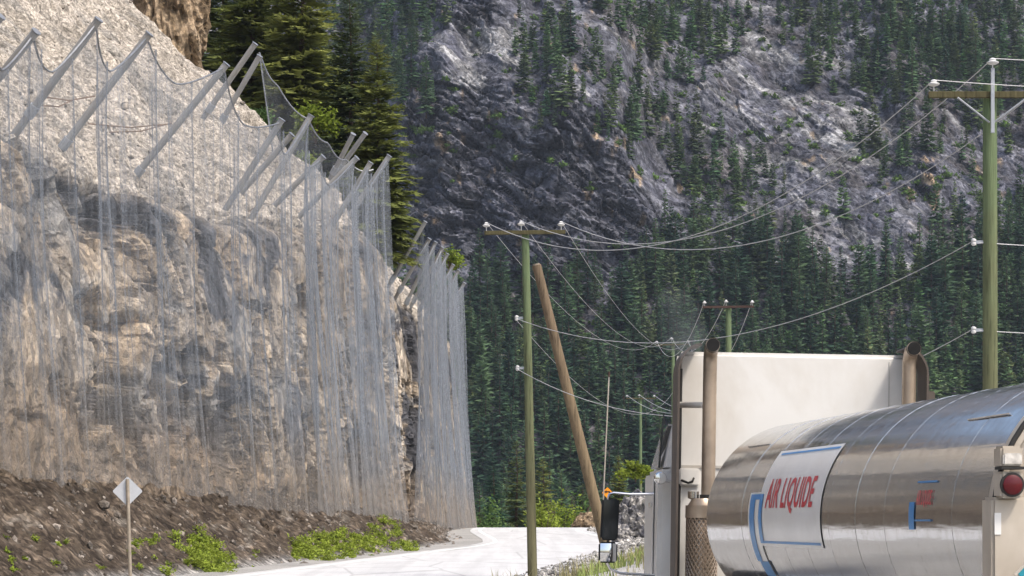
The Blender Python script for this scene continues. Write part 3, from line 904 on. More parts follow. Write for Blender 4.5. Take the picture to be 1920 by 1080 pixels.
def tree_label(q):
    u, v, h, k = u0[q], v0[q], hh[q], wid[q]
    vm = v - app[q] * F * .5
    size = ('towering' if h > 17 else 'tall' if h > 14 else 'middling' if h > 11 else 'short') + (' slim' if k < .96 else ' broad' if k > 1.14 else '')
    cols = [(760, 'left of the far netted corner'), (900, 'over the far netted corner'), (975, 'just left of the slim green pole'), (1045, 'between the two poles'), (1120, 'right of the leaning pole'), (1200, 'in line with the thin aerial'),
            (1290, 'above the left exhaust stack'), (1400, 'near the reddish crossarm pole'), (1500, 'over the cab roof centre'), (1640, 'over the cab roof right'), (1750, 'above the right exhaust stack'), (1835, 'just left of the near pole'), (3000, 'right of the near pole')]
    col = next(c for lim, c in cols if u < lim)
    row = 'high on the rocks' if vm < 190 else 'on the open rocks' if vm < 400 else 'on the upper forest edge' if vm < 520 else 'midway up the forest' if vm < 640 else 'low in the forest' if vm < 780 else 'at the forest foot'
    return f'{size} conifer {row}, {col}'
lab = {int(q): tree_label(int(q)) for q in singles}
same = {}
for q, t in lab.items(): same.setdefault(t, []).append(q)
for t, qs in same.items():
    if len(qs) > 1:
        qs.sort(key=lambda q: u0[q])
        words = {2: ['left', 'right'], 3: ['leftmost', 'centre', 'rightmost'], 4: ['leftmost', 'second', 'third', 'rightmost'], 5: ['leftmost', 'second', 'third', 'fourth', 'rightmost']}.get(len(qs))
        for n_, q in enumerate(qs):
            lab[q] = (words[n_] if words else ['leftmost', 'second', 'third', 'fourth', 'fifth', 'sixth', 'seventh', 'eighth', 'ninth', 'tenth', 'eleventh', 'twelfth'][min(n_, 11)]) + ' ' + t
for q in singles:
    t = bpy.data.objects.new('mountain_conifer', None); COL.objects.link(t)
    t.location = P0[q] - np.array([0, 0, .3]); t.rotation_euler = (0, 0, rot[q])
    t.scale = (hh[q] * wid[q], hh[q] * wid[q], hh[q])
    tag(t, lab[int(q)], 'tree', 'conifers on the mountainside')
    link('crown', FAR[var[q]][3], t); link('trunk', FAR[var[q]][4], t)
vs, ts, cs, off = [], [], [], 0
for q in rest:
    V_, T_, c_ = FAR[var[q]][:3]
    c, s = math.cos(rot[q]), math.sin(rot[q])
    X_ = np.stack([(V_[:, 0] * c - V_[:, 1] * s) * hh[q] * wid[q], (V_[:, 0] * s + V_[:, 1] * c) * hh[q] * wid[q], V_[:, 2] * hh[q]], 1) + P0[q]
    vs.append(X_); ts.append(T_ + off); cs.append(c_ * rs.uniform(.6, 1.4) * np.array([rs.uniform(.85, 1.35), rs.uniform(.92, 1.12), rs.uniform(.75, 1.1)])); off += len(V_)
fw = link('mountain_forest', np_mesh('mountain_forest', np.concatenate(vs), T=np.concatenate(ts), mat=M['far_needles'], colors=np.concatenate(cs)))
tag(fw, 'dense conifer forest covering the mountainside across the valley', 'forest', kind='stuff')
# low green scrub on the open rock
ii, jj = mountain_pick(9000, rs)
ok = mz_[ii] < 174
S0 = Pm[ii, jj][ok]; us, vs_ = px(S0)
dn = .28 + .5 * fbm(S0[:, 0] / 12, S0[:, 2] / 9, 3, 431) - 1.0 * blob(us, vs_, 960, 400, 200, 70) - .6 * blob(us, vs_, 900, 170, 45, 90)
S0 = S0[rs.rand(len(S0)) < dn]
cl = [leaf_cloud(600 + k, 70, (1, 1, .8), .55, 6) for k in range(4)]
vs, ts, cs, off = [], [], [], 0
for p in S0:
    V_, T_, c_ = cl[rs.randint(4)]
    k = rs.uniform(.6, 2.0)
    vs.append(V_ * k + p); ts.append(T_ + off); cs.append(c_ * rs.uniform(.6, 1.2) * np.array([[1, 1, .8]])); off += len(V_)
sc_ = link('mountain_scrub', np_mesh('mountain_scrub', np.concatenate(vs), T=np.concatenate(ts), mat=M['far_leaf'], colors=np.concatenate(cs)))
tag(sc_, 'low green scrub on the open rock of the mountainside', 'scrub', kind='stuff')
print('mountain trees', len(P0), 'scrub', len(S0))

# --- big conifers behind the fence on the cliff, and those beyond the road crest
def near_conifer(name, u, vtop, vbase, d, half_px, seed, mat, label, levels=34, nbr=9, detail=7, taper=.8, droop=.3, bare=.06, group=None, zfix=None):
    b = W(u, vbase, d); h = (vbase - vtop) / F * d; r = half_px / F * d
    if zfix is not None:
        h += b.z - zfix; b.z = zfix
    t = empty(name, b)
    V_, T_, c_ = conifer(h, r, seed, levels, nbr, detail, taper, droop, bare, .1)
    link('crown', np_mesh('crown', V_, T=T_, mat=mat, colors=c_), t)
    trunk_mb(h, .012 * h + .04).build('trunk', M['bark'], t, smooth=True)
    return tag(t, label, 'tree', group)
G1 = 'conifers on the cliff behind the rockfall fence'
near_conifer('spruce_tree', 706, 66, 500, 119, 84, 1, M['near_needles'], 'sunlit pointed spruce behind the end of the netting, nearest the open rock face', group=G1, levels=46, nbr=11, detail=8, taper=.7)
near_conifer('spruce_tree', 655, -25, 480, 124, 88, 2, M['dark_needles'], 'darker slim spruce just left of the sunlit pointed spruce', group=G1, levels=44, nbr=10, taper=.75)
near_conifer('fir_tree', 562, -190, 400, 128, 118, 3, M['near_needles'], 'broad olive fir filling the gap behind the tallest netting peak', group=G1, levels=44, nbr=10, detail=8, taper=.7)
near_conifer('fir_tree', 470, -170, 380, 132, 112, 4, M['near_needles'], 'dense olive fir between the brown crag and the broad fir', group=G1, levels=44, nbr=10, detail=8, taper=.65)
near_conifer('fir_tree', 415, -120, 330, 138, 90, 5, M['dark_needles'], 'shadowy dark fir right behind the brown crag', group=G1, levels=40, nbr=9, taper=.7)
near_conifer('fir_tree', 268, -140, 120, 146, 80, 6, M['dark_needles'], 'dark fir whose edge shows left of the brown crag', group=G1, levels=36, taper=.7)
near_conifer('fir_tree', 520, -60, 420, 140, 95, 8, M['dark_needles'], 'dark fir standing back between the two olive firs', group=G1, levels=40, nbr=9, taper=.7)
near_conifer('fir_tree', 612, 60, 430, 136, 70, 7, M['dark_needles'], 'short dark fir set back behind the slim spruce', group=G1, levels=34, taper=.75)
def shrub(name, P, radii, seed, n, leaf, mat, label, cat='shrub', group=None, clumps=10):
    t = empty(name, P)
    V_, T_, c_ = leaf_cloud(seed, n, radii, leaf, clumps)
    V_ = V_ + np.array([[0, 0, radii[2] * .35]])
    link('foliage', np_mesh('foliage', V_, T=T_, mat=mat, colors=c_), t)
    mb = MB(); rr = random.Random(seed)
    for k in range(6):
        a = rr.uniform(0, 6.28)
        mb.tube([(0, 0, -.2), (math.cos(a) * radii[0] * .3, math.sin(a) * radii[1] * .3, radii[2] * .4), (math.cos(a) * radii[0] * .6, math.sin(a) * radii[1] * .6, radii[2] * .9)], [.03 * radii[2], .018 * radii[2], .005], 5)
    mb.build('stem', M['bark'], t)
    return tag(t, label, cat, group)
shrub('shrub', W(592, 262, 122), (1.15, 1.0, 1.5), 21, 1100, .24, M['leaf'], 'bright green shrub between the dark firs, right of the netting peak', group='shrubs on the cliff')
shrub('shrub', W(572, 310, 113), (.75, .7, .6), 22, 600, .2, M['leaf'], 'low bright green shrub seen through the netting', group='shrubs on the cliff')
shrub('shrub', W(472, 240, 116), (1.0, .9, .8), 23, 600, .24, M['far_leaf'], 'dull green shrub at the scree edge under the olive fir', group='shrubs on the cliff')
shrub('shrub', W(843, 500, 158), (.9, .9, 1.1), 24, 700, .25, M['leaf'], 'green shrub peeping over the far netted corner', group='shrubs on the cliff')

G2 = 'trees just beyond the road crest'
def crest_z(u, d): return float(ground_z((u - 960) / F * d, d)) - .2
for (u, vt, d, hp, mat, lab, sd, tp) in [
    (968, 822, 176, 40, 'dark_needles', 'dark conifer directly left of the green pole foot beyond the crest', 41, .8),
    (925, 872, 172, 36, 'far_needles', 'short green conifer right of the far netted cliff corner beyond the crest', 42, .6),
    (1018, 858, 180, 40, 'near_needles', 'olive conifer directly right of the green pole foot beyond the crest', 43, .7),
    (1052, 880, 190, 34, 'far_needles', 'blue green conifer midway between green pole and leaning pole', 44, .8),
    (1092, 905, 186, 34, 'dark_needles', 'dark conifer left of the leaning pole foot beyond the crest', 45, .7),
    (898, 900, 186, 26, 'far_needles', 'slender conifer touching the edge of the far netted corner', 46, .8),
    (1160, 850, 150, 30, 'near_needles', 'olive conifer on top of the grey outcrop', 47, .7)]:
    near_conifer('crest_conifer', u, vt, 985, d, hp, sd, M[mat], lab, levels=26, nbr=8, detail=5, taper=tp, group=G2, zfix=crest_z(u, d) if sd != 47 else float(ground_z(W(u, 985, d).x, d)))
for (u, v, d, rx_, rz_, lab, m_) in [(1050, 968, 168, 1.9, 1.2, 'light green bush below the conifers at the road crest', 'leaf'), (1022, 974, 165, 1.3, .8, 'small light green bush beside the green pole at the crest', 'leaf'),
                                  (1085, 955, 172, 1.6, 1.3, 'deep green bush left of the brown rock', 'far_leaf'), (912, 975, 168, 1.6, .8, 'low green bush at the foot of the far netted corner', 'far_leaf'),
                                  (1192, 897, 122, .9, .6, 'yellowish bush growing over the grey outcrop', 'leaf')]:
    p = W(u, v, d)
    if u != 1192: p.z = crest_z(u, d)
    shrub('bush', p, (rx_, rx_ * .8, rz_ + (W(u, v, d).z - p.z)), int(u), 900, .26, M[m_], lab, 'bush', 'bushes beyond the road crest')

# --- plants on the bank
def bank_plants(name, spots, label, n, leaf, seed, group):
    rr = random.Random(seed)
    vs, ts, cs, off = [], [], [], 0
    root = bank_at(*spots[0][:2])
    for k, (u, v, r) in enumerate(spots):
        p = bank_at(u, v)
        V_, T_, c_ = leaf_cloud(seed + k, n, (r, r * 1.3, r * .75), leaf, 7, .35)
        vs.append(V_ + np.array(p - root)[None, :] + np.array([[0, 0, r * .2]])); ts.append(T_ + off); cs.append(c_ * rr.uniform(.8, 1.15)); off += len(V_)
    o_ = link(name, np_mesh(name, np.concatenate(vs), T=np.concatenate(ts), mat=M['leaf'], colors=np.concatenate(cs)), None, root)
    return tag(o_, label, 'undergrowth', group, 'stuff')
rr = random.Random(5)
def scatter(poly_fn, n): return [poly_fn() for _ in range(n)]
sp1 = scatter(lambda: (rr.gauss(386, 24), rr.uniform(1004, 1078), rr.uniform(.2, .45)), 60)
bank_plants('undergrowth', [s for s in sp1 if s[0] < 340 + (s[1] - 960) * .9], 'bright green leafy patch low on the bank right of the sign back', 190, .085, 50, 'green patches on the bank')
def f2():
    u = rr.uniform(548, 780); lo = np.interp(u, [548, 620, 700, 780], [1052, 1058, 1048, 1042]); hi = np.interp(u, [548, 620, 690, 720, 780], [1018, 1004, 985, 965, 1030])
    return (u, rr.uniform(hi, lo), rr.uniform(.16, .5))
bank_plants('undergrowth', scatter(f2, 120), 'long bright green patch along the bank below the hanging nets', 170, .09, 150, 'green patches on the bank')
bank_plants('undergrowth', scatter(lambda: (rr.choice([20, 45, 60, 110, 255, 262, 280, 290, 115, 130, 310, 190, 700, 705, 480]) + rr.uniform(-8, 8), rr.uniform(1005, 1070), rr.uniform(.06, .18)), 36), 'scattered green weeds on the dark soil bank', 50, .075, 350, 'green patches on the bank')

# --- loose stones on the bank, the scree and the shoulder
def stones(name, P, sizes, mat, tint, label, seed):
    rs_ = np.random.RandomState(seed)
    bm = bmesh.new(); bmesh.ops.create_icosphere(bm, subdivisions=1, radius=1.0)
    B = np.array([v.co[:] for v in bm.verts])[:12]; bm.free()
    bm = bmesh.new(); bmesh.ops.create_icosphere(bm, subdivisions=1, radius=1.0); bm.verts.ensure_lookup_table()
    B = np.array([v.co[:] for v in bm.verts]); Tr = np.array([[v.index for v in f.verts] for f in bm.faces]); bm.free()
    n = len(P)
    sc3 = sizes[:, None] * rs_.uniform(.5, 1.15, (n, 3)); a = rs_.uniform(0, 6.28, n)
    V_ = B[None] * (1 + .35 * (rs_.rand(n, len(B), 1) - .5)) * sc3[:, None, :]
    x, y = V_[..., 0].copy(), V_[..., 1].copy()
    V_[..., 0] = x * np.cos(a)[:, None] - y * np.sin(a)[:, None]; V_[..., 1] = x * np.sin(a)[:, None] + y * np.cos(a)[:, None]
    V_ = V_ + P[:, None, :]
    T_ = (Tr[None] + (np.arange(n) * len(B))[:, None, None]).reshape(-1, 3)
    g = rs_.uniform(.55, 1.35, n)[:, None] * np.array(tint)[None, :]
    o_ = link(name, np_mesh(name, V_.reshape(-1, 3), T=T_, mat=mat, colors=np.repeat(g, len(B), 0)))
    return tag(o_, label, 'stones', kind='stuff')
rs = np.random.RandomState(91)
q = rs.randint(0, _bankP.shape[1], 2400); r_ = rs.randint(4, nB - 1, 2400)
Pq = _bankP[r_, q] + rs.normal(0, .03, (2400, 3)); okq = (Pq[:, 1] > 56) & (Pq[:, 1] < 150)
stones('bank_stones', Pq[okq], np.minimum(.03 + rs.exponential(.035, okq.sum()), .26), M['boulder'], (.2, .175, .15), 'loose broken stones scattered over the dark soil bank', 1)
q = rs.randint(120, len(sv) - 60, 5200); r_ = rs.randint(nF, nF + 75, 5200)
stones('scree_stones', PP[r_, q], np.minimum(.02 + rs.exponential(.028, 5200), .25), M['boulder'], (.33, .295, .25), 'loose pale stones lying on the scree slope', 2)
yq = rs.uniform(48, 140, 2600); xq = xr(yq) + rs.gamma(1.5, .8, 2600) - .3
stones('shoulder_stones', np.stack([xq, yq, ground_z(xq, yq) + .005], 1), np.minimum(.02 + rs.exponential(.03, 2600), .18), M['boulder'], (.33, .32, .3), 'loose grey stones along the gravel shoulder', 3)

# --- grass on the verge
def blades(name, pts, hgt, wid_, mat, label, seed):
    rs_ = np.random.RandomState(seed)
    P = np.array(pts); n = len(P)
    a = rs_.uniform(0, 6.28, n); lean = rs_.uniform(.1, .7, n); H_ = hgt * rs_.uniform(.4, 1.2, n)
    dx = np.stack([np.cos(a), np.sin(a), np.zeros(n)], 1)
    sd = np.stack([-np.sin(a), np.cos(a), np.zeros(n)], 1) * (wid_ * rs_.uniform(.6, 1.3, n))[:, None]
    mid = P + dx * (lean * H_ * .35)[:, None] + np.array([[0, 0, 1]]) * (H_ * .6)[:, None]
    tip = P + dx * (lean * H_)[:, None] + np.array([[0, 0, 1]]) * H_[:, None]
    V_ = np.stack([P - sd, P + sd, mid + sd * .7, mid - sd * .7, tip], 1).reshape(-1, 3)
    i = np.arange(n)[:, None] * 5
    s_ = np.repeat(rs_.uniform(.7, 1.25, n), 5)
    o_ = link(name, np_mesh(name, V_, Q=i + np.array([[0, 1, 2, 3]]), T=i + np.array([[3, 2, 4]]), mat=mat, colors=np.stack([s_, s_, s_], 1)))
    return tag(o_, label, 'grass', kind='stuff')
rs = np.random.RandomState(77)
def verge_pts(n, y0, y1, r0, r1, thr, seed):
    y = rs.uniform(y0, y1, n); x = xr(y) + rs.uniform(r0, r1, n)
    kq = fbm(x * .9, y * .35, 3, seed) + rs.normal(0, .12, n)
    m_ = kq > thr
    x, y = x[m_], y[m_]
    return np.stack([x, y, ground_z(x, y) - .04], 1)
blades('verge_grass', verge_pts(26000, 46, 116, 3.0, 12, .05, 501), .34, .016, M['green_grass'], 'green grass on the raised verge beside the truck mirror', 1)
blades('dry_grass', verge_pts(14000, 46, 116, 1.6, 10, .2, 502), .32, .012, M['dry_grass'], 'dry straw coloured grass along the gravel verge', 2)
yv = rs.uniform(50, 57, 160); xv = (rs.choice([925, 940, 965, 1070, 1082, 1095, 1060, 1110], 160) + rs.normal(0, 9, 160) - 960) / F * yv
blades('dry_grass', np.stack([xv, yv, ground_z(xv, yv) - .02], 1), .5, .012, M['dry_grass'], 'tall dry stalks at the lower edge beside the green pole', 3)

# ------------------------------------------------------------------ rockfall fences: leaning posts with hanging nets
def face_at(y):
    s = s_of_y(y); x_, y_ = cliff_xy(np.array([s])); return float(x_[0]), float(y_[0])
def fence(name, posts, label, seams, extra_posts=(), seed=0, ropes=(), dense_from=99, out=1.15):
    """posts: (tip u, tip v, base u, base v, distance)"""
    root = empty(name, W(posts[0][2], posts[0][3], posts[0][4]))
    inv = root.location.copy()
    loc = lambda p: Vector(p) - inv
    rr = random.Random(seed); tips = []
    for k, (tu, tv, bu, bv, d) in enumerate(list(posts) + list(extra_posts)):
        T_ = W(tu, tv, d - .5); B_ = W(bu, bv, d + .3)
        dr = (T_ - B_).normalized()
        if k < len(posts): tips.append(T_)
        mb = MB(); r = .112 if d < 112 else .1
        mb.tube([loc(B_ - dr * 1.0), loc(T_ + dr * .12)], r, 12)
        po = mb.build('post', M['dust_galv'], root, smooth=True)
        cp = MB(); cp.tube([loc(T_ + dr * .115), loc(T_ + dr * .15)], r * 1.22, 12)
        cp.build('end_cap', M['steel_rope'], po)
        bp = MB(); bp.tube([loc(B_ - dr * .25), loc(B_ + dr * .12)], r * 1.35, 10)
        bp.build('base_sleeve', M['galv'], po)
    # ground line under the net
    def bottom(P):
        y = P.y + .6; fx, fy = face_at(y)
        return Vector((fx + out, fy - .2, float(cliff_zb(fy)) - .55))
    rng = np.random.RandomState(seed)
    rope_pts = []
    NV = 46
    arc = 0.0
    for k in range(len(tips) - 1):
        a, b = tips[k], tips[k + 1]
        L = (b - a).length
        NU = max(10, int(L / .07))
        u = np.linspace(0, 1, NU)
        A_, B_ = np.array(a), np.array(b)
        sag = min(.34 * L, 1.15) * rr.uniform(.8, 1.1)
        top = A_[None, :] * (1 - u[:, None]) + B_[None, :] * u[:, None]
        top[:, 2] -= sag * (1 - (2 * np.abs(u - .5)) ** 1.5)
        top[:, 0] -= .35 * np.sin(u * np.pi)
        ba, bb = np.array(bottom(a)), np.array(bottom(b))
        bot = ba[None, :] * (1 - u[:, None]) + bb[None, :] * u[:, None]
        for i_ in range(NU):
            bot[i_] = bottom(Vector(top[i_]))
        bot[:, 2] += .35 * rng.rand() + .25 * fbm(u * 3 + k * 5, u * 0, 2, seed)
        v = np.linspace(0, 1, NV)[:, None, None]
        G_ = top[None] * (1 - v) + bot[None] * v
        # it falls straight from the rope, then leans on the face lower down
        lean = (v[..., 0] ** 1.7)
        G_[..., 0] = top[None, :, 0] * (1 - lean) + bot[None, :, 0] * lean
        G_[..., 1] = top[None, :, 1] * (1 - lean) + bot[None, :, 1] * lean
        sU = arc + u * L
        ph = np.interp(v[:, 0, 0], [0, .12, .8, 1], [.25, 1, 1, .5])[:, None]
        fa = .4 if k < dense_from else .62
        fold = .2 * perlin(sU[None, :] * .9 + 0 * ph, v[..., 0] * 1.6, seed + 3) + .1 * perlin(sU[None, :] * 3.1 + .5 * v[..., 0], v[..., 0] * 1.6, seed + 4) + .05 * perlin(sU[None, :] * 7 + .8 * v[..., 0], v[..., 0] * 2.5, seed + 6)
        G_[..., 0] += fold * ph * 1.4 * fa
        G_[..., 1] += .12 * perlin(sU[None, :] * 3.1 + 0 * ph, v[..., 0] * .8, seed + 5) * ph * fa
        uv = np.stack([sU[None, :] + 0 * G_[..., 0], G_[..., 2] - float(cliff_zb(a.y))], -1)
        pan = link('net_panel', np_mesh('net_panel', G_ - np.array(inv), grid_quads(NV, NU), mat=M['net_dense' if k >= dense_from else 'net'], smooth=True, uv=uv.reshape(-1, 2)), root)
        rope_pts += [Vector(p.tolist()) for p in top[(0 if k == 0 else 1):]]
        # seams where two widths of netting lap
        for sq in seams.get(k, ()):
            i0 = int(sq[0] * (NU - 1)); wd = sq[1]
            base = G_[:, i0]
            dirn = (B_ - A_) / L
            tl = np.linspace(0, 1, NV)[:, None]
            wv = wd * (.55 + .45 * np.abs(perlin(tl * 4 + k, tl * 0 + i0, seed + 8)))
            e0 = base - dirn[None, :] * wv + np.array([[.05, -.03, 0]]); e1_ = base + dirn[None, :] * wv + np.array([[.05, -.03, 0]]); em = base + np.array([[.16, -.05, 0]])
            g_ = np.stack([e0, em, e1_], 1)
            n_end = int(NV * (sq[2] if len(sq) > 2 else 1))
            g_ = g_[:n_end]
            uv2 = np.stack([np.tile(np.array([[0.001, .15, .299]]), (n_end, 1)) + i0, g_[..., 2] - float(cliff_zb(a.y))], -1)
            link('net_seam', np_mesh('net_seam', g_ - np.array(inv), grid_quads(n_end, 3), mat=M['net_seam'], smooth=True, uv=uv2.reshape(-1, 2)), root)
        arc += L
    mb = MB(); mb.tube([loc(p) for p in rope_pts], .028, 5)
    mb.build('top_rope', M['steel_rope'], root)
    for (u1, v1, u2, v2, d1, d2) in ropes:
        mb = MB(); a, b = W(u1, v1, d1), W(u2, v2, d2)
        m_ = (a + b) / 2 - Vector((0, 0, .12))
        mb.tube([loc(a), loc(m_), loc(b)], .022, 5)
        mb.build('guy_cable', M['rust_rope'], root)
    return tag(root, label, 'rockfall fence', 'rockfall fences along the cliff')

fence('rockfall_fence', [
    (-250, 25, -370, 195, 49), (-110, 30, -230, 200, 55), (-5, 38, -125, 190, 59), (62, 66, -30, 180, 62.5), (180, 44, 62, 205, 66), (275, 70, 125, 266, 71), (420, 126, 262, 320, 78),
    (525, 230, 415, 405, 85.5), (580, 222, 437, 468, 89.5), (602, 298, 480, 420, 93), (665, 300, 555, 412, 97), (692, 310, 600, 460, 100.5), (727, 297, 632, 440, 103.5)],
    'long grey rockfall net hung from leaning posts over the near cliff',
    {2: [(.55, .16), (.9, .1)], 3: [(.15, .24), (.7, .1)], 4: [(.35, .12)], 5: [(.1, .12), (.65, .16)], 6: [(.35, .12), (.7, .18)], 7: [(.1, .3), (.5, .22)], 8: [(.3, .35), (.75, .3)], 9: [(.2, .4), (.6, .4)], 10: [(.2, .5), (.6, .5), (.9, .4)], 11: [(.15, .5), (.5, .5), (.85, .5)]},
    dense_from=8, extra_posts=[(475, 87, 396, 200, 96), (484, 110, 420, 220, 99), (543, 257, 440, 375, 91), (660, 256, 628, 318, 108), (682, 254, 640, 312, 109.5)], seed=3,
    ropes=[(80, 181, 178, 180, 68, 70), (80, 198, 140, 186, 68, 70), (165, 232, 322, 232, 76, 77.5), (205, 248, 322, 230, 76, 77.5), (430, 412, 475, 390, 90, 90), (570, 415, 632, 400, 99, 99), (590, 450, 630, 400, 99, 99)])
# the raised wing of netting that climbs the slope behind
def wing():
    pts = [W(486, 98, 101), W(520, 160, 101.5), W(578, 224, 102), W(615, 268, 103), W(650, 300, 104), W(700, 318, 104.5)]
    bots = [W(512, 290, 101), W(528, 315, 101.5), W(560, 330, 102), W(600, 345, 103), W(645, 350, 104), W(695, 372, 104.5)]
    root = empty('rockfall_fence', pts[0])
    n = 40; t = np.linspace(0, 5, n)
    A_ = np.stack([np.interp(t, range(6), [p[i] for p in pts]) for i in range(3)], 1)
    B_ = np.stack([np.interp(t, range(6), [p[i] for p in bots]) for i in range(3)], 1)
    A_[:, 2] -= .25 * np.abs(np.sin(t * np.pi))
    v = np.linspace(0, 1, 16)[:, None, None]
    G_ = A_[None] * (1 - v) + B_[None] * v
    G_[..., 1] += .12 * np.sin(t * 7)[None, :] * v[..., 0]
    uv = np.stack([(t * 1.2)[None, :] + 0 * G_[..., 0], G_[..., 2]], -1)
    link('net_panel', np_mesh('net_panel', G_ - np.array(pts[0]), grid_quads(16, n), mat=M['net'], smooth=True, uv=uv.reshape(-1, 2)), root)
    mb = MB(); mb.tube([Vector((A_[i] - np.array(pts[0])).tolist()) for i in range(n)], .035, 5); mb.build('top_rope', M['steel_rope'], root)
    mb = MB(); mb.tube([Vector((G_[i, 0] - np.array(pts[0])).tolist()) for i in range(16)], .03, 5); mb.build('side_rope', M['steel_rope'], root)
    tag(root, 'peaked wing of netting rising in front of the firs', 'rockfall fence', 'rockfall fences along the cliff')
wing()
fence('rockfall_fence', [
    (795, 420, 738, 520, 119), (803, 452, 752, 540, 123), (815, 458, 765, 562, 127.5), (828, 468, 778, 560, 131.5), (837, 480, 790, 575, 135.5), (848, 500, 800, 590, 139.5), (858, 510, 812, 590, 143.5), (869, 534, 826, 605, 147.5)],
    'distant rockfall net hanging round the far cliff corner', {1: [(.3, .3)], 2: [(.5, .3)], 3: [(.4, .35)], 4: [(.3, .4), (.8, .3)], 5: [(.5, .4)], 6: [(.2, .5), (.7, .5)]}, seed=11, dense_from=2, out=.85)

# ------------------------------------------------------------------ road signs
def diamond(name, mat, half, thick, parent, yoff, r=.04):
    mb = MB(); pts = []
    for k in range(4):
        a = R_(90 * k); c = Vector((math.cos(a), math.sin(a))) * (half - r * 1.41)
        for j in range(5):
            b = a + R_(-45 + 22.5 * j); pts.append((c.x + r * math.cos(b), c.y + r * math.sin(b)))
    mb.prism([(p[0], p[1]) for p in pts], yoff, yoff + thick, 'Y')
    return mb
M['sign_back'] = plain('bare aluminium sign back', (0.5, 0.51, 0.53), 0.4, 0.4, var=0.08)
M['sign_orange'] = plain('orange sign face', (0.85, 0.30, 0.01), 0.45, var=0.05)
M['black_paint'] = plain('black paint', (0.012, 0.012, 0.013), 0.5, var=0.1)
M['sign_wood'] = plain('grey timber post', (0.27, 0.23, 0.18), 0.9, var=0.25, scale=8)
b = W(245, 1100, 60); b.z = float(zr(60)) - .1
sg = empty('road_sign', b, R_(6))
c = W(239, 921, 60) - b
mb = MB(); mb.tube([(0, 0, 0), (c.x * .5, 0, c.z * .5), (c.x, 0, c.z + .3)], .045, 8); mb.build('post', M['sign_wood'], sg, smooth=True)
dm = diamond('sign_plate', None, .375, .006, sg, .06); pl = dm.build('sign_plate', M['sign_back'], sg, loc=(c.x, 0, c.z))
mb = MB(); mb.box(-.03, .03, .035, .058, -.3, .3); mb.build('mounting_rail', M['galv'], sg, loc=(c.x, 0, c.z))
tag(sg, 'grey back of a diamond road sign on a thin post before the netted bank', 'road sign')

b = W(1139, 1010, 128); b.z = float(ground_z(b.x, b.y)) - .1
sg = empty('curve_sign', b, R_(-6))
cz_ = W(1139, 924, 128).z - b.z
mb = MB(); mb.tube([(0, .04, 0), (0, .04, cz_ + .2)], .035, 8); mb.build('post', M['sign_wood'], sg)
diamond('sign_plate', None, .3, .006, sg, -.02).build('sign_plate', M['sign_orange'], sg, loc=(0, 0, cz_))
mb = MB()
mb.prism([(.10, -.12), (.16, -.12), (.16, .03), (.12, .085), (-.05, .085), (-.05, .14), (-.16, .055), (-.05, -.03), (-.05, .025), (.085, .025), (.10, .01)], -.032, -.024, 'Y')
mb.build('curve_arrow', M['black_paint'], sg, loc=(0, 0, cz_))
tag(sg, 'small orange diamond sign with a black left curve arrow', 'road sign')

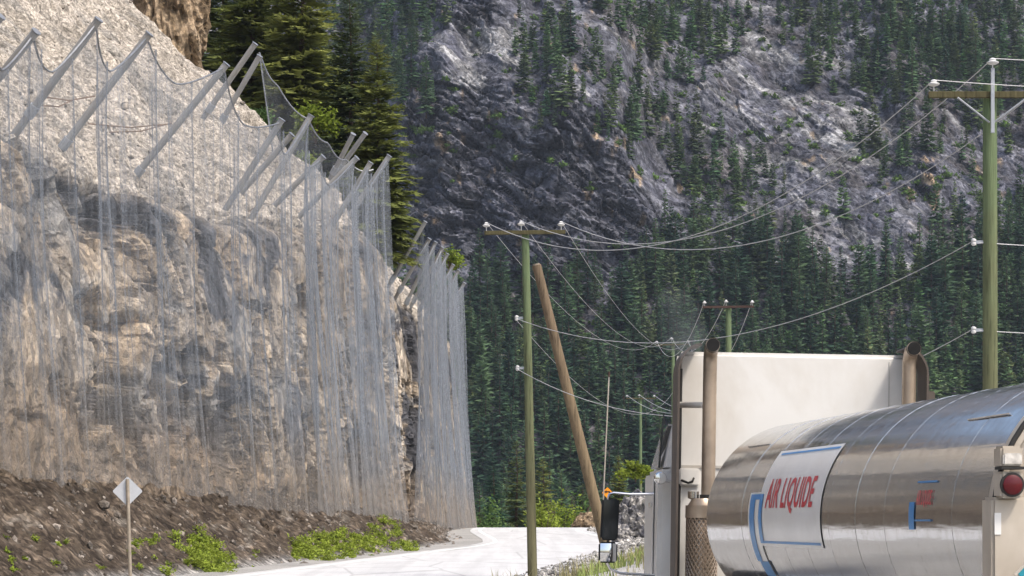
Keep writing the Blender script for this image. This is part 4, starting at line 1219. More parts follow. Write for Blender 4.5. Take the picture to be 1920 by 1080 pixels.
# ------------------------------------------------------------------ utility poles
def insulator(name, p, s, parent):
    mb = MB()
    mb.lathe([(.012, -.16), (.012, 0)], p, n=8)
    mb.lathe([(.03 * s, 0), (.06 * s, .012), (.085 * s, .03), (.09 * s, .05), (.06 * s, .068), (.045 * s, .08), (.05 * s, .1), (.03 * s, .125), (.012 * s, .13)], p, n=14)
    return mb.build(name, M['porcelain'], parent, smooth=True)
def pole(label, base, top, r0, r1, mat, arm=None, arm_rot=0, arm_drop=.55, pins=(), centre_pin=True, braces=True, brackets=(), arm_mat='arm_wood', centre_steel=False, scale=1.0, arm_h=.06, group='utility poles'):
    """pins: places along the crossarm"""
    root = empty('utility_pole', base, arm_rot)
    Rm = Matrix.Rotation(-arm_rot, 3, 'Z')
    t = Rm @ (top - base)
    mb = MB()
    pts = [Vector((0, 0, -1.0))] + [t * k for k in (0, .25, .5, .75, 1.0)]
    mb.tube(pts, [r0 * 1.03] + [r0 + (r1 - r0) * k for k in (0, .25, .5, .75, 1.0)], 16)
    mb.build('pole', mat, root, smooth=True)
    ends = []
    if arm:
        z = t.z - arm_drop; x = t.x * z / t.z; yc = -r1 - .05
        mb = MB(); mb.box(x - arm, x + arm, yc - .05, yc + .05, z - arm_h, z + arm_h); ao = mb.build('crossarm', M[arm_mat], root, bevel=.008, seg=1)
        if braces:
            for s in (-1, 1):
                mb = MB(); mb.tube([(x + s * arm * .55, yc - .06, z - arm_h), (x + s * .04, yc + .02, z - .52)], .017, 6); mb.build('brace', M['galv'], root)
        for q in pins:
            insulator('insulator', (x + q, yc, z + arm_h + .1), scale, root)
            ends.append(base + Rm.transposed() @ Vector((x + q, yc, z + arm_h + .22)))
    if centre_pin:
        if centre_steel:
            mb = MB(); mb.box(t.x - .035, t.x + .035, -r1 - .15, -r1 - .11, t.z - .95, t.z + .28); mb.build('pole_top_bracket', M['galv'], root, bevel=.006, seg=1)
            insulator('insulator', (t.x, -r1 - .13, t.z + .34), scale * 1.05, root)
            ends.append(base + Rm.transposed() @ Vector((t.x, -r1 - .13, t.z + .46)))
        else:
            insulator('insulator', (t.x - .1, -r1, t.z + .14), scale, root)
            ends.append(base + Rm.transposed() @ Vector((t.x - .1, -r1, t.z + .26)))
    for (zb_, sd) in brackets:
        xx = t.x * zb_ / t.z
        rr_ = r0 + (r1 - r0) * zb_ / t.z
        mb = MB(); mb.box(min(xx + sd * rr_ * .8, xx + sd * (rr_ + .16)), max(xx + sd * rr_ * .8, xx + sd * (rr_ + .16)), -.03, .03, zb_ - .03, zb_ + .03); mb.build('bracket', M['galv'], root)
        mb = MB(); mb.lathe([(.02, -.07), (.05, -.05), (.05, -.015), (.03, 0), (.05, .015), (.05, .05), (.02, .07)], (xx + sd * (rr_ + .17), 0, zb_), n=12); mb.build('spool', M['porcelain'], root, smooth=True)
        ends.append(base + Rm.transposed() @ Vector((xx + sd * (rr_ + .22), 0, zb_)))
    tag(root, label, 'utility pole', group)
    return ends
def gz(x, y): return float(ground_z(x, y))
dN, d1 = 46.0, 62.5
bN = W(1857, 900, dN); bN.z = gz(bN.x, dN) - .2; tN = W(1856, 160, dN)
zN = lambda v: W(0, v, dN).z - bN.z
eN = pole('green utility pole at the right with a timber crossarm and steel braces', bN, tN, .152, .135, M['green_pole'], 1.2, R_(0), tN.z - W(0, 181, dN).z, (-1.1, 1.1), True, True, ((zN(454), -1), (zN(619), -1)), centre_steel=True, scale=1.25)
b1 = W(999, 1100, d1); b1.z = gz(b1.x, d1) - .3; t1 = W(985, 434, d1)
z1_ = lambda v: W(0, v, d1).z - b1.z
e1 = pole('slim green utility pole standing by the road left of the leaning pole', b1, t1, .128, .096, M['green_pole'], 1.05, R_(-6), t1.z - W(0, 437, d1).z, (-1.0, .94), True, False, ((z1_(596), -1), (z1_(690), -1)), scale=1.1, arm_h=.05)
d3 = 106.0
b3 = W(1366, 1000, d3); b3.z = gz(b3.x, d3) - .2; t3 = W(1366, 574, d3)
e3 = pole('short green pole top with reddish crossarm above the truck roof', b3, t3, .15, .125, M['green_pole'], 1.12, R_(-8), .05, (-1.04, 1.04), True, False, (), 'red_arm', scale=1.1, arm_h=.05)
d4 = 172.0
b4 = W(1263, 1000, d4); b4.z = gz(b4.x, d4) - .2; t4 = W(1262, 640, d4)
e4 = pole('far pole half hidden behind the left exhaust stack', b4, t4, .15, .12, M['green_pole'], 1.2, R_(-10), .25, (-1.15, 1.1), True, False, (), scale=1.6, arm_h=.05)
d5 = 196.0
b5 = W(1201, 1000, d5); b5.z = gz(b5.x, d5) - .2; t5 = W(1201, 746, d5)
e5 = pole('most distant small pole with a short crossarm, left of the cab', b5, t5, .14, .11, M['green_pole'], 1.2, R_(0), .05, (-1.1, 1.1), True, False, (), 'arm_wood', scale=1.4, arm_h=.045)
bl = W(1150, 1090, 62); bl.z = gz(bl.x, 62) - .3; tlp = W(1006, 497, 61)
lp = empty('leaning_pole', bl)
mb = MB(); t = tlp - bl
mb.tube([t * k for k in (-.1, 0, .25, .5, .75, 1)], [.15, .148, .142, .135, .125, .115], 14); mb.build('pole', M['brown_pole'], lp, smooth=True)
mb = MB(); mb.tube([t * .998, t * 1.004], .085, 12); mb.build('cut_top', M['sign_wood'], lp)
tag(lp, 'brown leaning pole without crossarm beside the slim green pole', 'pole')

wires = []
def wire(a, b, sag, r, label, group, n=36, b_cut=1.0):
    a, b = Vector(a), Vector(b); pts = []
    for k in range(n + 1):
        t = k / n * b_cut
        p = a.lerp(b, t); p.z -= 4 * sag * t * (1 - t); pts.append(p - a)
    mb = MB(); mb.tube(pts, r, 5, caps=False)
    o_ = mb.build('power_line', M['wire'], None, loc=a)
    return tag(o_, label, 'wire', group)
G = 'power lines between the poles'
far_off = lambda p, dx, dy, dz: Vector(p) + Vector((dx, dy, dz))
# near pole (left pin, right pin, top pin, bracket, low bracket) / slim pole (left, right, centre, bracket, low)
wire(e1[0], eN[0], 1.75, .010, 'wire from the slim pole left insulator to the near pole left insulator', G)
wire(e1[2], eN[2], 1.75, .010, 'wire from the slim pole top insulator to the near pole top insulator', G)
wire(e1[1], eN[1], 1.75, .010, 'wire from the slim pole right insulator passing behind the near pole', G)
wire(e1[3], eN[3], 1.2, .009, 'wire from the upper pole bracket crossing the forest to the near pole', G)
wire(e1[4], eN[4], 1.45, .009, 'lowest wire from the slim pole dipping behind the truck cab', G)
GR = 'wires leaving the near pole to the right'
wire(eN[0], far_off(eN[0], 16, -2.5, .2), .5, .008, 'wire leaving the near pole left insulator towards the right', GR)
wire(eN[2], far_off(eN[2], 16, -2.5, .35), .45, .008, 'topmost wire leaving the near pole towards the right', GR)
wire(eN[1], far_off(eN[1], 16, -2.5, .2), .5, .008, 'wire leaving the near pole right insulator', GR)
wire(eN[3], far_off(eN[3], 16, -2.5, -.2), .3, .009, 'wire leaving the upper bracket of the near pole', GR)
wire(eN[4], far_off(eN[4], 16, -2.5, 0), .3, .008, 'wire leaving the lower bracket of the near pole', GR)
GF = 'thin wires to the distant poles'
wire(e1[0], e4[0], 1.7, .0065, 'thin wire sagging from the slim pole left insulator to the far pole', GF)
wire(e1[2], e4[2], 1.7, .0065, 'thin wire sagging from the slim pole top insulator to the far pole', GF)
wire(e1[1], e4[1], 1.7, .0065, 'thin wire sagging from the slim pole right insulator to the far pole', GF)
wire(e1[3], W(1268, 726, 172), 2.2, .006, 'thin wire from the slim pole upper bracket passing the leaning pole', GF)
G3 = 'wires hanging from the reddish crossarm'
wire(e3[0], e4[0], 1.7, .014, 'pale wire from the reddish crossarm left end', G3)
wire(e3[2], e4[2], 1.6, .014, 'pale wire from the top of the short green pole', G3)
wire(e3[1], e4[1], 2.6, .014, 'pale wire from the reddish crossarm right end', G3)
G5 = 'wires hanging from the most distant pole'
for k, nm in ((0, 'left'), (2, 'middle'), (1, 'right')):
    wire(e5[k], far_off(e5[k], 5.5, -14, -1.3), 1.1, .018, f'short wire drooping from the {nm} insulator of the most distant pole', G5)

# ------------------------------------------------------------------ the tank trailer
def steel_mat(name, base=(0.52, 0.525, 0.53), rough=.06, seed=0.0):
    k = NT(name)
    v = k.coord('Object', (1, .18, 1.0))
    tc = k.n('ShaderNodeTexCoord')
    a = k.noise(k.coord('Object', (1.0, .35, 5.5)), 1.6, 3, 0.5, .3)
    b = k.noise(k.coord('Object', (3, 3, 3)), 3.0, 6, 0.65)
    c = k.mix(k.ramp(b, [(0.45, 0.0), (0.75, 0.35)]), base, (0.36, 0.32, 0.265))
    k.bump(a, .05, .05)
    r = k.ramp(b, [(0.3, rough), (0.75, rough + .16)])
    return k.set(c, r, 0.92, 0.5)
M['steel'] = steel_mat('polished steel')
M['dusty_cap'] = plain('dusty painted steel', (0.5, 0.455, 0.39), 0.5, 0.15, var=0.12, scale=2, dirt=(0.3, 0.24, 0.17), dirt_amt=.6)
M['rubber'] = plain('black rubber', (0.018, 0.017, 0.016), 0.7, var=0.2)
M['decal_white'] = plain('white decal film', (0.74, 0.735, 0.71), 0.3, var=0.05, scale=3, dirt=(0.5, 0.46, 0.4), dirt_amt=.3)
M['decal_red'] = plain('red lettering film', (0.58, 0.03, 0.05), 0.35, var=0.06)
M['decal_blue'] = plain('blue lettering film', (0.03, 0.22, 0.52), 0.35, var=0.08)
M['lamp_red'] = plain('red lens', (0.08, 0.003, 0.006), 0.25, var=0.1, scale=60)
M['lamp_clear'] = plain('clear lens', (0.62, 0.6, 0.57), 0.12, .3, var=0.35, scale=25)
M['chassis'] = plain('dusty black chassis', (0.05, 0.046, 0.042), 0.7, var=0.3, dirt=(0.2, 0.17, 0.13), dirt_amt=.5)
M['tyre'] = plain('dusty tyre rubber', (0.03, 0.028, 0.026), 0.85, var=0.3, dirt=(0.17, 0.14, 0.11), dirt_amt=.5)
M['rim'] = plain('aluminium wheel', (0.55, 0.55, 0.54), 0.35, 0.8, var=0.1)
M['teal'] = plain('teal placard', (0.02, 0.25, 0.32), 0.4)

HEAD = R_(6.4)
TR = empty('tank_trailer', (3.24, 12.51, float(ground_z(3.24, 14))), HEAD)
TL, TRD = 7.63, .785
TZ = CZ + (HV - 970) / F * 12.5 - TR.location.z
def cyl(y, ang, r): return Vector((-r * math.cos(ang), y, TZ + r * math.sin(ang)))
rings = np.linspace(0, TL, 12)
rng = random.Random(9)
for k in range(11):
    y0_, y1_ = rings[k], rings[k + 1]
    mb = MB(); NA = 72; vs = []
    dr0, dr1 = rng.uniform(-.0012, .0012), rng.uniform(-.0012, .0012)
    prof = [(y0_ + .001, TRD + dr0), ((y0_ + y1_) / 2, TRD + (dr0 + dr1) / 2), (y1_ - .001, TRD + dr1)]
    for (yy, rr_) in prof:
        for a in range(NA): vs.append(cyl(yy, 2 * math.pi * a / NA, rr_))
    m_ = len(prof)
    mb.add(vs, [(i * NA + a, i * NA + (a + 1) % NA, (i + 1) * NA + (a + 1) % NA, (i + 1) * NA + a) for i in range(m_ - 1) for a in range(NA)])
    mb.build('barrel_panel', M['steel'], TR, smooth=True)
    if 0 < k:
        mb = MB(); mb.lathe([(TRD - .01, y0_ - .004), (TRD + .0012, y0_ - .0025), (TRD + .0012, y0_ + .0025), (TRD - .01, y0_ + .004)], (0, 0, TZ), 'Y', 64, False); mb.build('seam', M['steel'], TR, smooth=True)
def dome(y, sgn, depth, mat, name, rad=TRD, n=64, m_=10):
    mb = MB(); prof = []
    for j in range(m_ + 1):
        a = math.pi / 2 * j / m_
        prof.append((max(rad * math.cos(a), .002), y + sgn * depth * math.sin(a) ** 1.0))
    mb.lathe(prof, (0, 0, TZ), 'Y', n, False)
    return mb.build(name, mat, TR, smooth=True)
dome(TL, 1, .42, M['steel'], 'front_head', TRD - .004)
dome(-.02, -1, .16, M['dusty_cap'], 'rear_head', TRD - .03)
mb = MB(); mb.lathe([(TRD - .04, -.06), (TRD + .016, -.055), (TRD + .018, .0), (TRD + .004, .012)], (0, 0, TZ), 'Y', 72, False); mb.build('rear_rim', M['dusty_cap'], TR, smooth=True)
mb = MB(); pts = [cyl(-.062, 2 * math.pi * a / 60, TRD + .004) for a in range(61)]; mb.tube(pts, .014, 6, False); mb.build('gasket', M['rubber'], TR, smooth=True)
# gutter rails low along the top of the left side
for ang in (R_(47),):
    mb = MB(); mb.tube([cyl(TL - .5, ang, TRD + .006), cyl(TL - 1.3, ang, TRD + .003)], .005, 5); mb.build('drip_rail', M['steel'], TR)
    mb = MB(); mb.tube([cyl(.35, R_(44), TRD + .006), cyl(1.1, R_(44), TRD + .003)], .005, 5); mb.build('drip_rail', M['steel'], TR)
# decals that follow the barrel: y is the distance from the front ring backwards
def patch(name, mat, y0_, y1_, a0, a1, r, parent=TR, top_shift=0.0, n=14):
    mb = MB(); vs = []
    for i in range(n + 1):
        t = i / n; ang = R_(a0 + (a1 - a0) * t)
        for yy in (y0_, (y0_ + y1_) / 2, y1_): vs.append(cyl(TL - yy + top_shift * t, ang, TRD + r))
    mb.add(vs, [(i * 3 + j, i * 3 + j + 1, i * 3 + j + 4, i * 3 + j + 3) for i in range(n) for j in range(2)])
    return mb.build(name, mat, parent, smooth=True)
def dd(u): return 20.0 - 875.0 * 20.0 / (u - 450.0)      # metres behind the front ring for a left silhouette column
def yz(z): return math.degrees(math.asin(max(-.99, min(.99, z / TRD))))
plate = patch('sign_panel', M['decal_white'], dd(1424), dd(1541), -15, 39, .005)
patch('sign_line', M['decal_blue'], dd(1430), dd(1538), -13.5, -12.2, .008)
patch('sign_line', M['decal_blue'], dd(1430), dd(1538), 36, 37.2, .008)
def curved_text(txt, name, mat, ya, yb, za_, zb_, r, parent=TR):
    cu = bpy.data.curves.new('lettering', 'FONT'); cu.body = txt; cu.size = 1.0; cu.offset = .018; cu.resolution_u = 3; cu.space_character = 1.08
    ob = bpy.data.objects.new('lettering', cu); COL.objects.link(ob)
    dg = bpy.context.evaluated_depsgraph_get()
    me = bpy.data.meshes.new_from_object(ob.evaluated_get(dg))
    bpy.data.objects.remove(ob)
    bm = bmesh.new(); bm.from_mesh(me); bpy.data.meshes.remove(me)
    xs = [v.co.x for v in bm.verts]; ys_ = [v.co.y for v in bm.verts]
    X0, X1, Y0, Y1 = min(xs), max(xs), min(ys_), max(ys_)
    for k in range(1, 10):
        bmesh.ops.bisect_plane(bm, geom=bm.verts[:] + bm.edges[:] + bm.faces[:], plane_co=(0, Y0 + (Y1 - Y0) * k / 10, 0), plane_no=(0, 1, 0))
    A0, A1 = math.asin(za_ / TRD), math.asin(zb_ / TRD)
    for v in bm.verts:
        tx_ = (v.co.x - X0) / (X1 - X0); ty_ = (v.co.y - Y0) / (Y1 - Y0)
        v.co = cyl(TL - (yb + (ya - yb) * (tx_)) if False else TL - (ya + (yb - ya) * tx_), A0 + (A1 - A0) * ty_, TRD + r)
    me = bpy.data.meshes.new(name); bm.to_mesh(me); bm.free(); me.materials.append(mat)
    return link(name, me, parent)
curved_text('AIR LIQUIDE', 'lettering', M['decal_red'], dd(1436), dd(1525), .03, .285, .009)
# the blue bracket emblem at the left of the panel
em = empty('emblem'); em.parent = TR; 
patch('emblem_bar', M['decal_blue'], dd(1408), dd(1431), 10, 13, .010, em)
patch('emblem_leg', M['decal_blue'], dd(1408), dd(1417), -24, 10, .010, em)
patch('emblem_leg', M['decal_blue'], dd(1425), dd(1431), -13.5, 10, .010, em)
patch('emblem_foot', M['decal_blue'], dd(1412), dd(1428), -33, -24, .010, em)
patch('emblem_back', M['decal_white'], dd(1405), dd(1426), -24, 14, .006, em)
# the smaller copy further back
patch('small_sign_line', M['decal_blue'], dd(1719), dd(1756), 14.5, 15.2, .006)
patch('small_sign_line', M['decal_blue'], dd(1719), dd(1752), -1.5, -.8, .006)
patch('small_sign_leg', M['decal_blue'], dd(1710), dd(1720), -5, 6.5, .006)
curved_text('AIR LIQUIDE', 'small_lettering', M['decal_red'], dd(1723), dd(1751), .055, .155, .007)
# rear lamps on their brackets
def lamp_unit(u, va, vb, d, kind):
    Mi = Matrix.Rotation(-HEAD, 4, 'Z')
    def L_(u_, v_, dd_): return Mi @ (W(u_, v_, dd_) - TR.location)
    c = L_(u, (va + vb) / 2, d); hz = (vb - va) / 2 / F * d; hx = .058
    ho = MB(); ho.box(c.x - hx, c.x + hx, c.y, c.y + .13, c.z - hz, c.z + hz)
    h_ = ho.build('lamp_housing', M['dusty_cap'], TR, bevel=.012, smooth=True)
    if kind == 'red':
        mb = MB(); mb.lathe([(.062, c.y - .006), (.062, c.y + .01)], (c.x, 0, c.z), 'Y', 28); mb.build('lamp_ring', M['rubber'], h_)
        mb = MB(); mb.lathe([(.002, c.y - .022), (.03, c.y - .02), (.05, c.y - .012), (.052, c.y)], (c.x, 0, c.z), 'Y', 28); mb.build('tail_lamp', M['lamp_red'], h_, smooth=True)
    else:
        mb = MB(); mb.box(c.x - hx * .86, c.x + hx * .86, c.y - .012, c.y + .01, c.z - hz * .75, c.z + hz * .35); mb.build('reverse_lamp', M['lamp_clear'], h_, bevel=.008)
        mb = MB(); mb.box(c.x - hx * 1.02, c.x + hx * 1.02, c.y - .016, c.y + .1, c.z - hz * 1.1, c.z - hz * .85); mb.build('lamp_gap', M['rubber'], h_)
lamp_unit(1898, 836, 878, 12.2, 'clear'); lamp_unit(1898, 884, 934, 12.2, 'red')
Mi = Matrix.Rotation(-HEAD, 4, 'Z')
c = Mi @ (W(1895, 980, 12.25) - TR.location)
mb = MB(); mb.box(c.x - .09, c.x + .5, c.y + .02, c.y + .2, c.z - .9, c.z + .13); mb.build('rear_cabinet', M['dusty_cap'], TR, bevel=.015)
c = Mi @ (W(1871, 982, 12.25) - TR.location)
mb = MB(); mb.box(c.x - .014, c.x + .02, c.y + .008, c.y + .014, c.z - .055, c.z + .055); mb.build('reflector_strip', M['decal_white'], TR)
c = Mi @ (W(1943, 1076, 12.15) - TR.location)
mb = MB(); mb.prism([(-.115, 0), (0, .115), (.115, 0), (0, -.115)], c.y, c.y + .012, 'Y'); pq = mb.build('placard_frame', M['dusty_cap'], TR, loc=(c.x, 0, c.z))
mb = MB(); mb.prism([(-.095, 0), (0, .095), (.095, 0), (0, -.095)], c.y - .006, c.y - .001, 'Y'); mb.build('placard', M['teal'], pq)
# chassis and wheels
mb = MB(); mb.box(-.45, .45, -.1, TL + .1, TZ - TRD - .22, TZ - TRD - .04); mb.build('chassis', M['chassis'], TR, bevel=.01)
for yy in (1.0, 2.3):
    for s in (-1, 1):
        wh = MB(); wh.lathe([(.28, -.17), (.49, -.17), (.52, -.13), (.52, .13), (.49, .17), (.28, .17)], (s * .68, yy, .52), 'X', 32); w_ = wh.build('wheel', M['tyre'], TR, smooth=True)
        wh = MB(); wh.lathe([(.02, .0), (.1, .03), (.12, .0), (.27, -.03), (.285, .02), (.285, -.3)], (s * .68 + (.155 if s > 0 else -.155), yy, .52), 'X', 24); wh.build('rim', M['rim'], w_, smooth=True)
mb = MB()
for s in (-1, 1): mb.box(s * .4 - .06, s * .4 + .06, TL - 1.6, TL - 1.45, .1, TZ - TRD - .05)
mb.box(-.55, .55, TL - 1.58, TL - 1.47, .5, .6); mb.build('landing_gear', M['chassis'], TR)
mb = MB(); mb.box(-TRD * .95, TRD * .95, TL - .8, TL + .25, TZ - TRD - .02, TZ - TRD * .72); mb.build('front_skirt', M['chassis'], TR, bevel=.03)
tag(TR, 'polished steel tank trailer with a white panel of red lettering', 'tank trailer')

# ------------------------------------------------------------------ the tractor that pulls it
M['truck_white'] = plain('cream white truck paint', (0.66, 0.645, 0.61), 0.38, var=0.04, scale=1.5, dirt=(0.45, 0.4, 0.33), dirt_amt=.55)
M['truck_grey'] = plain('dirty white truck paint', (0.5, 0.49, 0.46), 0.45, var=0.1, scale=2.5, dirt=(0.28, 0.24, 0.19), dirt_amt=.8)
M['sooty'] = plain('sooty brown fairing', (0.085, 0.068, 0.055), 0.6, 0.1, var=0.2, scale=3, dirt=(0.07, 0.055, 0.045), dirt_amt=.8)
M['stack'] = plain('heat stained chrome', (0.42, 0.335, 0.255), 0.36, 0.55, var=0.2, scale=2.5, dirt=(0.2, 0.16, 0.12), dirt_amt=.7)
M['chrome'] = plain('chrome', (0.75, 0.75, 0.75), 0.1, 1.0, var=0.05)
M['soot'] = plain('black soot', (0.006, 0.006, 0.006), 0.95)
M['glass_dark'] = plain('dark cab glass and painted mirror view', (0.02, 0.024, 0.026), 0.06, 0, var=.1, spec=.6)
M['mirror'] = plain('mirror glass', (0.82, 0.83, 0.84), 0.03, 1.0, var=0.02)
TA = empty('tractor_unit', (2.49, 21.7, float(ground_z(2.49, 22))), R_(1.6))
TA.rotation_euler = (0, R_(.9), R_(1.6))
g0 = TA.location.z
def tz(v, d=21.7): return CZ + (HV - v) / F * d - g0
def txx(u, d=21.7): return (u - 960) / F * d - 2.49
HWD = 1.065
top = tz(662)
mb = MB()
mb.add([(-HWD, 0, .95), (HWD, 0, .95), (HWD, 0, top), (-HWD, 0, top), (-.985, 1.35, .95), (.985, 1.35, .95), (.965, 1.35, top - .05), (-.965, 1.35, top - .05)],
       [(0, 1, 2, 3), (4, 7, 6, 5), (0, 4, 5, 1), (3, 2, 6, 7), (0, 3, 7, 4), (1, 5, 6, 2)])
sl = mb.build('sleeper', M['truck_white'], TA, bevel=.04, seg=3, smooth=True)
zl = tz(878)
mb = MB(); mb.box(-HWD - .003, HWD + .003, -.012, -.001, zl - .012, zl + .012); mb.build('trim_strip', M['truck_grey'], sl)
mb = MB(); mb.box(-HWD + .03, txx(1303), -.05, -.002, tz(914), zl - .015); bxo = mb.build('lower_locker', M['truck_white'], sl, bevel=.012)
mb = MB(); mb.tube([(txx(1268), -.06, tz(904)), (txx(1280), -.1, tz(909)), (txx(1288), -.1, tz(906)), (txx(1291), -.06, tz(900))], .011, 6); mb.build('hose_hook', M['rubber'], sl, smooth=True)
mb = MB(); mb.tube([(-HWD + .03, -.012, 1.0), (-HWD + .03, -.012, tz(695))], .02, 6); mb.build('edge_seal', M['rubber'], sl, smooth=True)
mb = MB(); mb.box(txx(1656), txx(1658), -.006, -.001, 1.3, tz(676)); mb.build('panel_seam', M['truck_grey'], sl)
for s in (-1, 1):
    # side fairing: an upright sheet that curls inwards at the top
    r_ = .2; xo = s * (HWD + (.03 if s < 0 else .06)); zt = top + .045
    prof = [(xo, 2.75 if s > 0 else 2.9), (xo, zt - r_ * 1.3)] + [(xo - s * r_ * (1 - math.cos(R_(a))), zt - r_ * 1.3 + r_ * 1.3 * math.sin(R_(a))) for a in range(15, 91, 15)]
    if s < 0: prof = [(xo, 1.0)] + prof[1:]
    else: prof = [(xo, tz(752))] + prof[1:]
    inn = [(p[0] - s * .02 if i < 2 else p[0] - s * .012, p[1] - (.018 if i >= 2 else 0)) for i, p in enumerate(prof)]
    mb = MB(); mb.prism(prof + inn[::-1], -.42, .05, 'Y'); mb.build('side_fairing', M['sooty'], TA, smooth=True)
    # exhaust stack
    xs_ = txx(1312) if s < 0 else txx(1681)
    ys2 = -.34
    zt2 = tz(664) + .02; rr_ = .062
    mb = MB()
    pts = [(xs_, ys2, tz(932)), (xs_, ys2, zt2 - .14)] + [(xs_, ys2 + .14 * (math.cos(R_(a)) - 1), zt2 - .14 + .14 * math.sin(R_(a))) for a in (20, 40, 60, 78)]
    pts += [(xs_, pts[-1][1] - .1, pts[-1][2] + .012)]
    mb.tube(pts, rr_, 18, True); st = mb.build('exhaust_stack', M['stack'], TA, smooth=True)
    e = pts[-1]
    mb = MB(); mb.tube([(e[0], e[1] - .004, e[2]), (e[0], e[1] - .012, e[2] + .001)], rr_ * .93, 18); mb.build('stack_mouth', M['soot'], st)  # black disc paints the shade inside the hollow pipe end
    mb = MB(); mb.tube([(e[0], e[1] + .02, e[2] - .003), (e[0], e[1] - .008, e[2])], rr_ * 1.06, 18, False); mb.build('stack_rim', M['sooty'], st, smooth=True)
    mb = MB(); mb.tube([(xs_, ys2, tz(938)), (xs_, ys2, tz(931))], .075, 16); mb.build('clamp', M['rubber'], st)
    xm = xs_ - .05 if s < 0 else xs_ + .05
    mb = MB(); mb.tube([(xm, ys2, .9), (xm, ys2, tz(950)), (xm, ys2, tz(938))], [.125, .125, .09], 20); mu = mb.build('muffler', M['stack'], st, smooth=True)
    # perforated heat guard: a lattice of crossing strips round the muffler
    mb = MB(); nh_ = 22; zt3 = tz(972); hgt = zt3 - .95; rG = .137
    for q in range(nh_):
        for sg in (-1, 1):
            pl = []
            for j in range(25):
                t = j / 24; a = 2 * math.pi * (q / nh_) + sg * t * hgt / rG * .62
                pl.append(Vector((xm + rG * math.cos(a), ys2 + rG * math.sin(a), .95 + hgt * t)))
            mb.tube(pl, .0065, 4, False)
    mb.lathe([(rG, zt3 - .01), (rG + .012, zt3 - .01), (rG + .012, zt3 + .1), (rG, zt3 + .1)], (xm, ys2, 0), 'Z', 24, True)
    mb.build('heat_guard', M['stack'], st, smooth=True)
    # clamp bar back to the sleeper
    zbk = tz(766)
    if s < 0:
        mb = MB(); mb.tube([(-HWD, -.02, zbk + .015), (xs_ - .05, ys2, zbk)], .028, 10); mb.build('stack_bracket', M['truck_white'], st, smooth=True)
        mb = MB(); mb.lathe([(.034, 0), (.05, .01), (.05, .07), (.03, .08)], (txx(1285), ys2, tz(940)), 'Z', 12); mb.build('clamp_bolt', M['chrome'], st, smooth=True)
mb = MB(); mb.box(HWD + .07, HWD + .15, -.25, -.1, tz(752), tz(732)); mb.build('marker_lamp', M['sooty'], TA, bevel=.01)
# cab and bonnet in front of the sleeper
def slab(name, mat, secs, parent=TA, bevel=.04):
    """sections along y: (y, half width bottom, half width top, z bottom, z top)"""
    mb = MB(); vs = []; n = len(secs)
    for (y, wb, wt, zb_, zt_) in secs:
        vs += [(-wb, y, zb_), (wb, y, zb_), (wt, y, zt_), (-wt, y, zt_)]
    fs = [(0, 1, 2, 3), tuple(4 * (n - 1) + i for i in (3, 2, 1, 0))]
    for i in range(n - 1):
        a = 4 * i
        fs += [(a + k, a + (k + 1) % 4, a + 4 + (k + 1) % 4, a + 4 + k) for k in range(4)]
    return mb.add(vs, fs).build(name, mat, parent, bevel=bevel, smooth=True)
slab('cab_top', M['truck_white'], [(1.37, 1.03, .87, tz(888, 23.4), top - .2), (2.2, 1.03, .84, tz(888, 23.4), top - .55), (2.9, 1.05, .85, tz(888, 23.4), tz(888, 23.4) + .15)])
slab('cab_side', M['truck_white'], [(1.38, 1.1, 1.09, .95, tz(884, 23.4)), (2.9, 1.1, 1.09, .95, tz(884, 23.4))])
slab('hood', M['truck_white'], [(2.92, 1.1, .95, .9, tz(905, 24)), (4.6, .95, .8, .8, 1.65)], bevel=.08)
for s in (-1, 1):
    mb = MB(); mb.box(s * 1.107 - .004, s * 1.107 + .004, 1.75, 2.7, 1.1, tz(896, 23.4)); dr = mb.build('door', M['truck_white'], TA, bevel=.003)
    mb = MB(); mb.box(s * 1.125 - .012, s * 1.125 + .012, 1.8, 1.96, tz(950, 23.4) - .02, tz(950, 23.4) + .02); mb.build('door_handle', M['chrome'], dr, bevel=.004)
    mb = MB(); mb.add([(s * 1.056, 1.75, tz(880, 23.4)), (s * 1.056, 2.6, tz(880, 23.4)), (s * 1.0, 2.25, top - .7), (s * 1.02, 1.75, top - .5)], [(0, 1, 2, 3)])
    go = mb.build('side_window', M['glass_dark'], TA)
    so = go.modifiers.new('thick', 'SOLIDIFY'); so.thickness = .02; so.offset = 0
mb = MB(); mb.add([(-.98, 2.93, tz(888, 23.4) + .18), (.98, 2.93, tz(888, 23.4) + .18), (.93, 2.26, top - .58), (-.93, 2.26, top - .58)], [(0, 1, 2, 3)]); go = mb.build('windscreen', M['glass_dark'], TA)
so = go.modifiers.new('thick', 'SOLIDIFY'); so.thickness = .02
mb = MB(); mb.box(-1.15, 1.15, 4.55, 4.8, .4, .85); mb.build('bumper', M['chrome'], TA, bevel=.04, smooth=True)
mb = MB(); mb.box(-.75, .75, 4.58, 4.66, .9, 1.55); mb.build('grille', M['chrome'], TA, bevel=.03)
mb = MB(); mb.box(-.42, .42, -1.9, 4.5, .62, .9); mb.build('chassis', M['chassis'], TA, bevel=.01)
for (yy, xw) in ((-1.3, .88), (-.1, .88), (3.9, 1.0)):
    for s in (-1, 1):
        wh = MB(); wh.lathe([(.28, -.15), (.48, -.15), (.51, -.12), (.51, .12), (.48, .15), (.28, .15)], (s * xw, yy, .51), 'X', 30); w_ = wh.build('wheel', M['tyre'], TA, smooth=True)
        wh = MB(); wh.lathe([(.02, .02), (.1, .03), (.12, 0), (.27, -.03), (.285, .02), (.285, -.28)], (s * xw + s * .14, yy, .51), 'X', 22); wh.build('rim', M['rim'], w_, smooth=True)
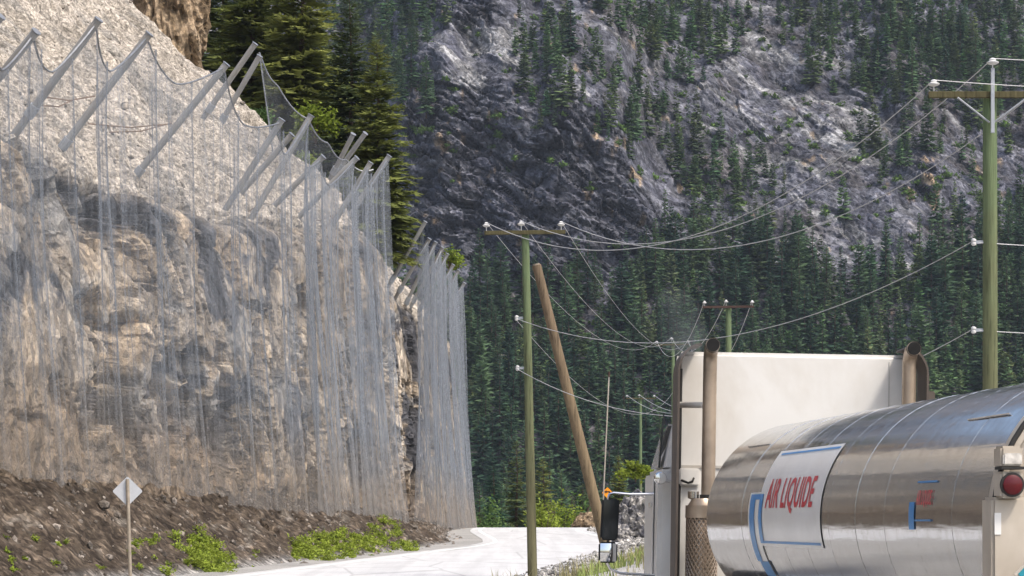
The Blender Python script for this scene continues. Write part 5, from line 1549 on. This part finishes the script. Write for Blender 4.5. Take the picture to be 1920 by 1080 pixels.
for s in (-1, 1):
    mb = MB(); mb.lathe([(.3, 2.0), (.3, 3.2)], (s * .95, 0, .75), 'Y', 24); fu = mb.build('fuel_tank', M['rim'], TA, smooth=True)
# round lamp on the cab flank
dL = 22.9
cl_ = Vector((txx(1237, dL), dL - 21.7, tz(900, dL)))
mb = MB(); mb.lathe([(.012, -.02), (.05, -.015), (.061, 0), (.061, .03), (.05, .09), (.02, .14), (.004, .15)], cl_, 'Y', 24); lm = mb.build('flank_lamp', M['chrome'], TA, smooth=True)
mb = MB(); mb.tube([cl_ + Vector((.05, .05, -.02)), cl_ + Vector((.12, .1, -.03))], .018, 8); mb.build('lamp_bracket', M['chrome'], lm)
# mirrors on their arms
dM = 23.0
def tp(u, v, d=dM): return Vector((txx(u, d), d - 21.7, tz(v, d)))
mb = MB(); mb.tube([tp(1226, 930), tp(1180, 931), tp(1150, 929), tp(1142, 932), tp(1139, 942)], .013, 8); ar = mb.build('mirror_arm', M['chrome'], TA, smooth=True)
mb = MB(); mb.tube([tp(1140, 1060), tp(1146, 1072), tp(1165, 1079), tp(1230, 1082)], .013, 8); mb.build('mirror_arm', M['chrome'], TA, smooth=True)
mb = MB(); mb.tube([tp(1141, 936, 23.05), tp(1141, 1064, 23.05)], .012, 8); mb.build('mirror_post', M['black_paint'], TA)
def mirror(u0_, u1_, v0_, v1_, d, name, glass, bulge):
    a, b = tp(u0_, v1_, d), tp(u1_, v0_, d)
    cx_, cz2 = (a.x + b.x) / 2, (a.z + b.z) / 2; hx, hz = (b.x - a.x) / 2, (b.z - a.z) / 2
    mb = MB(); mb.box(-hx, hx, 0, .07, -hz, hz)
    sh = mb.build(name, M['black_paint'], TA, bevel=.022, seg=3, smooth=True, loc=(cx_, a.y, cz2))
    n = 9; vs = []
    for i in range(n):
        for j in range(n):
            x, z = (-1 + 2 * i / (n - 1)), (-1 + 2 * j / (n - 1))
            vs.append((x * (hx - .013), -.004 - bulge * (1 - .5 * x * x - .5 * z * z), z * (hz - .013)))
    mb = MB(); mb.add(vs, [(i * n + j, (i + 1) * n + j, (i + 1) * n + j + 1, i * n + j + 1) for i in range(n - 1) for j in range(n - 1)])
    gm = mb.build('mirror_glass', glass, sh, smooth=True)
    return sh
mh = mirror(1128, 1161, 939, 1018, dM, 'mirror_head', M['glass_dark'], .001)  # this glass is painted dark in place of the dark view it reflects
mh.rotation_euler = (0, R_(2), R_(4))
mc = mirror(1124, 1159, 1021, 1060, dM - .02, 'convex_mirror', M['mirror'], .02)
# whip aerial with a red tip
mb = MB(); mb.tube([tp(1131, 942), tp(1138, 712)], [.007, .006], 6); an = mb.build('aerial', M['dusty_cap'], TA)
mb = MB(); mb.tube([tp(1138, 712), tp(1138.3, 702)], [.011, .009], 6); mb.build('aerial_tip', M['red_arm'], an)
tag(TA, 'cream white truck tractor with two upright exhaust stacks', 'truck')

# ------------------------------------------------------------------ thin exhaust over the left stack
def plume(u, v, d, size, label, seed):
    k = NT('exhaust haze')
    for nd in list(k.t.nodes):
        if nd != k.out: k.t.nodes.remove(nd)
    vv = k.coord('Object')
    a = k.noise(vv, 1.1, 3, .6, .6)
    dens = k.math('MULTIPLY', k.ramp(a, [(.40, 0.0), (.68, 1.0)]), .8)
    pv = k.n('ShaderNodeVolumePrincipled'); pv.inputs['Color'].default_value = (.5, .52, .55, 1)
    k.l(dens, pv.inputs['Density']); k.l(pv.outputs[0], k.out.inputs['Volume'])
    bm = bmesh.new(); bmesh.ops.create_icosphere(bm, subdivisions=3, radius=1)
    for vtx in bm.verts:
        vtx.co = Vector((vtx.co.x * size[0], vtx.co.y * size[1], vtx.co.z * size[2]))
    me = bpy.data.meshes.new('exhaust_smoke'); bm.to_mesh(me); bm.free(); me.materials.append(k.m)
    o_ = link('exhaust_smoke', me, None, W(u, v, d))
    o_.rotation_euler = (0, R_(-20), 0)
    tag(o_, label, 'smoke', 'exhaust from the stacks', 'stuff')
plume(1275, 605, 21.0, (.22, .22, .34), 'thin grey exhaust drifting up from the left stack', 1)
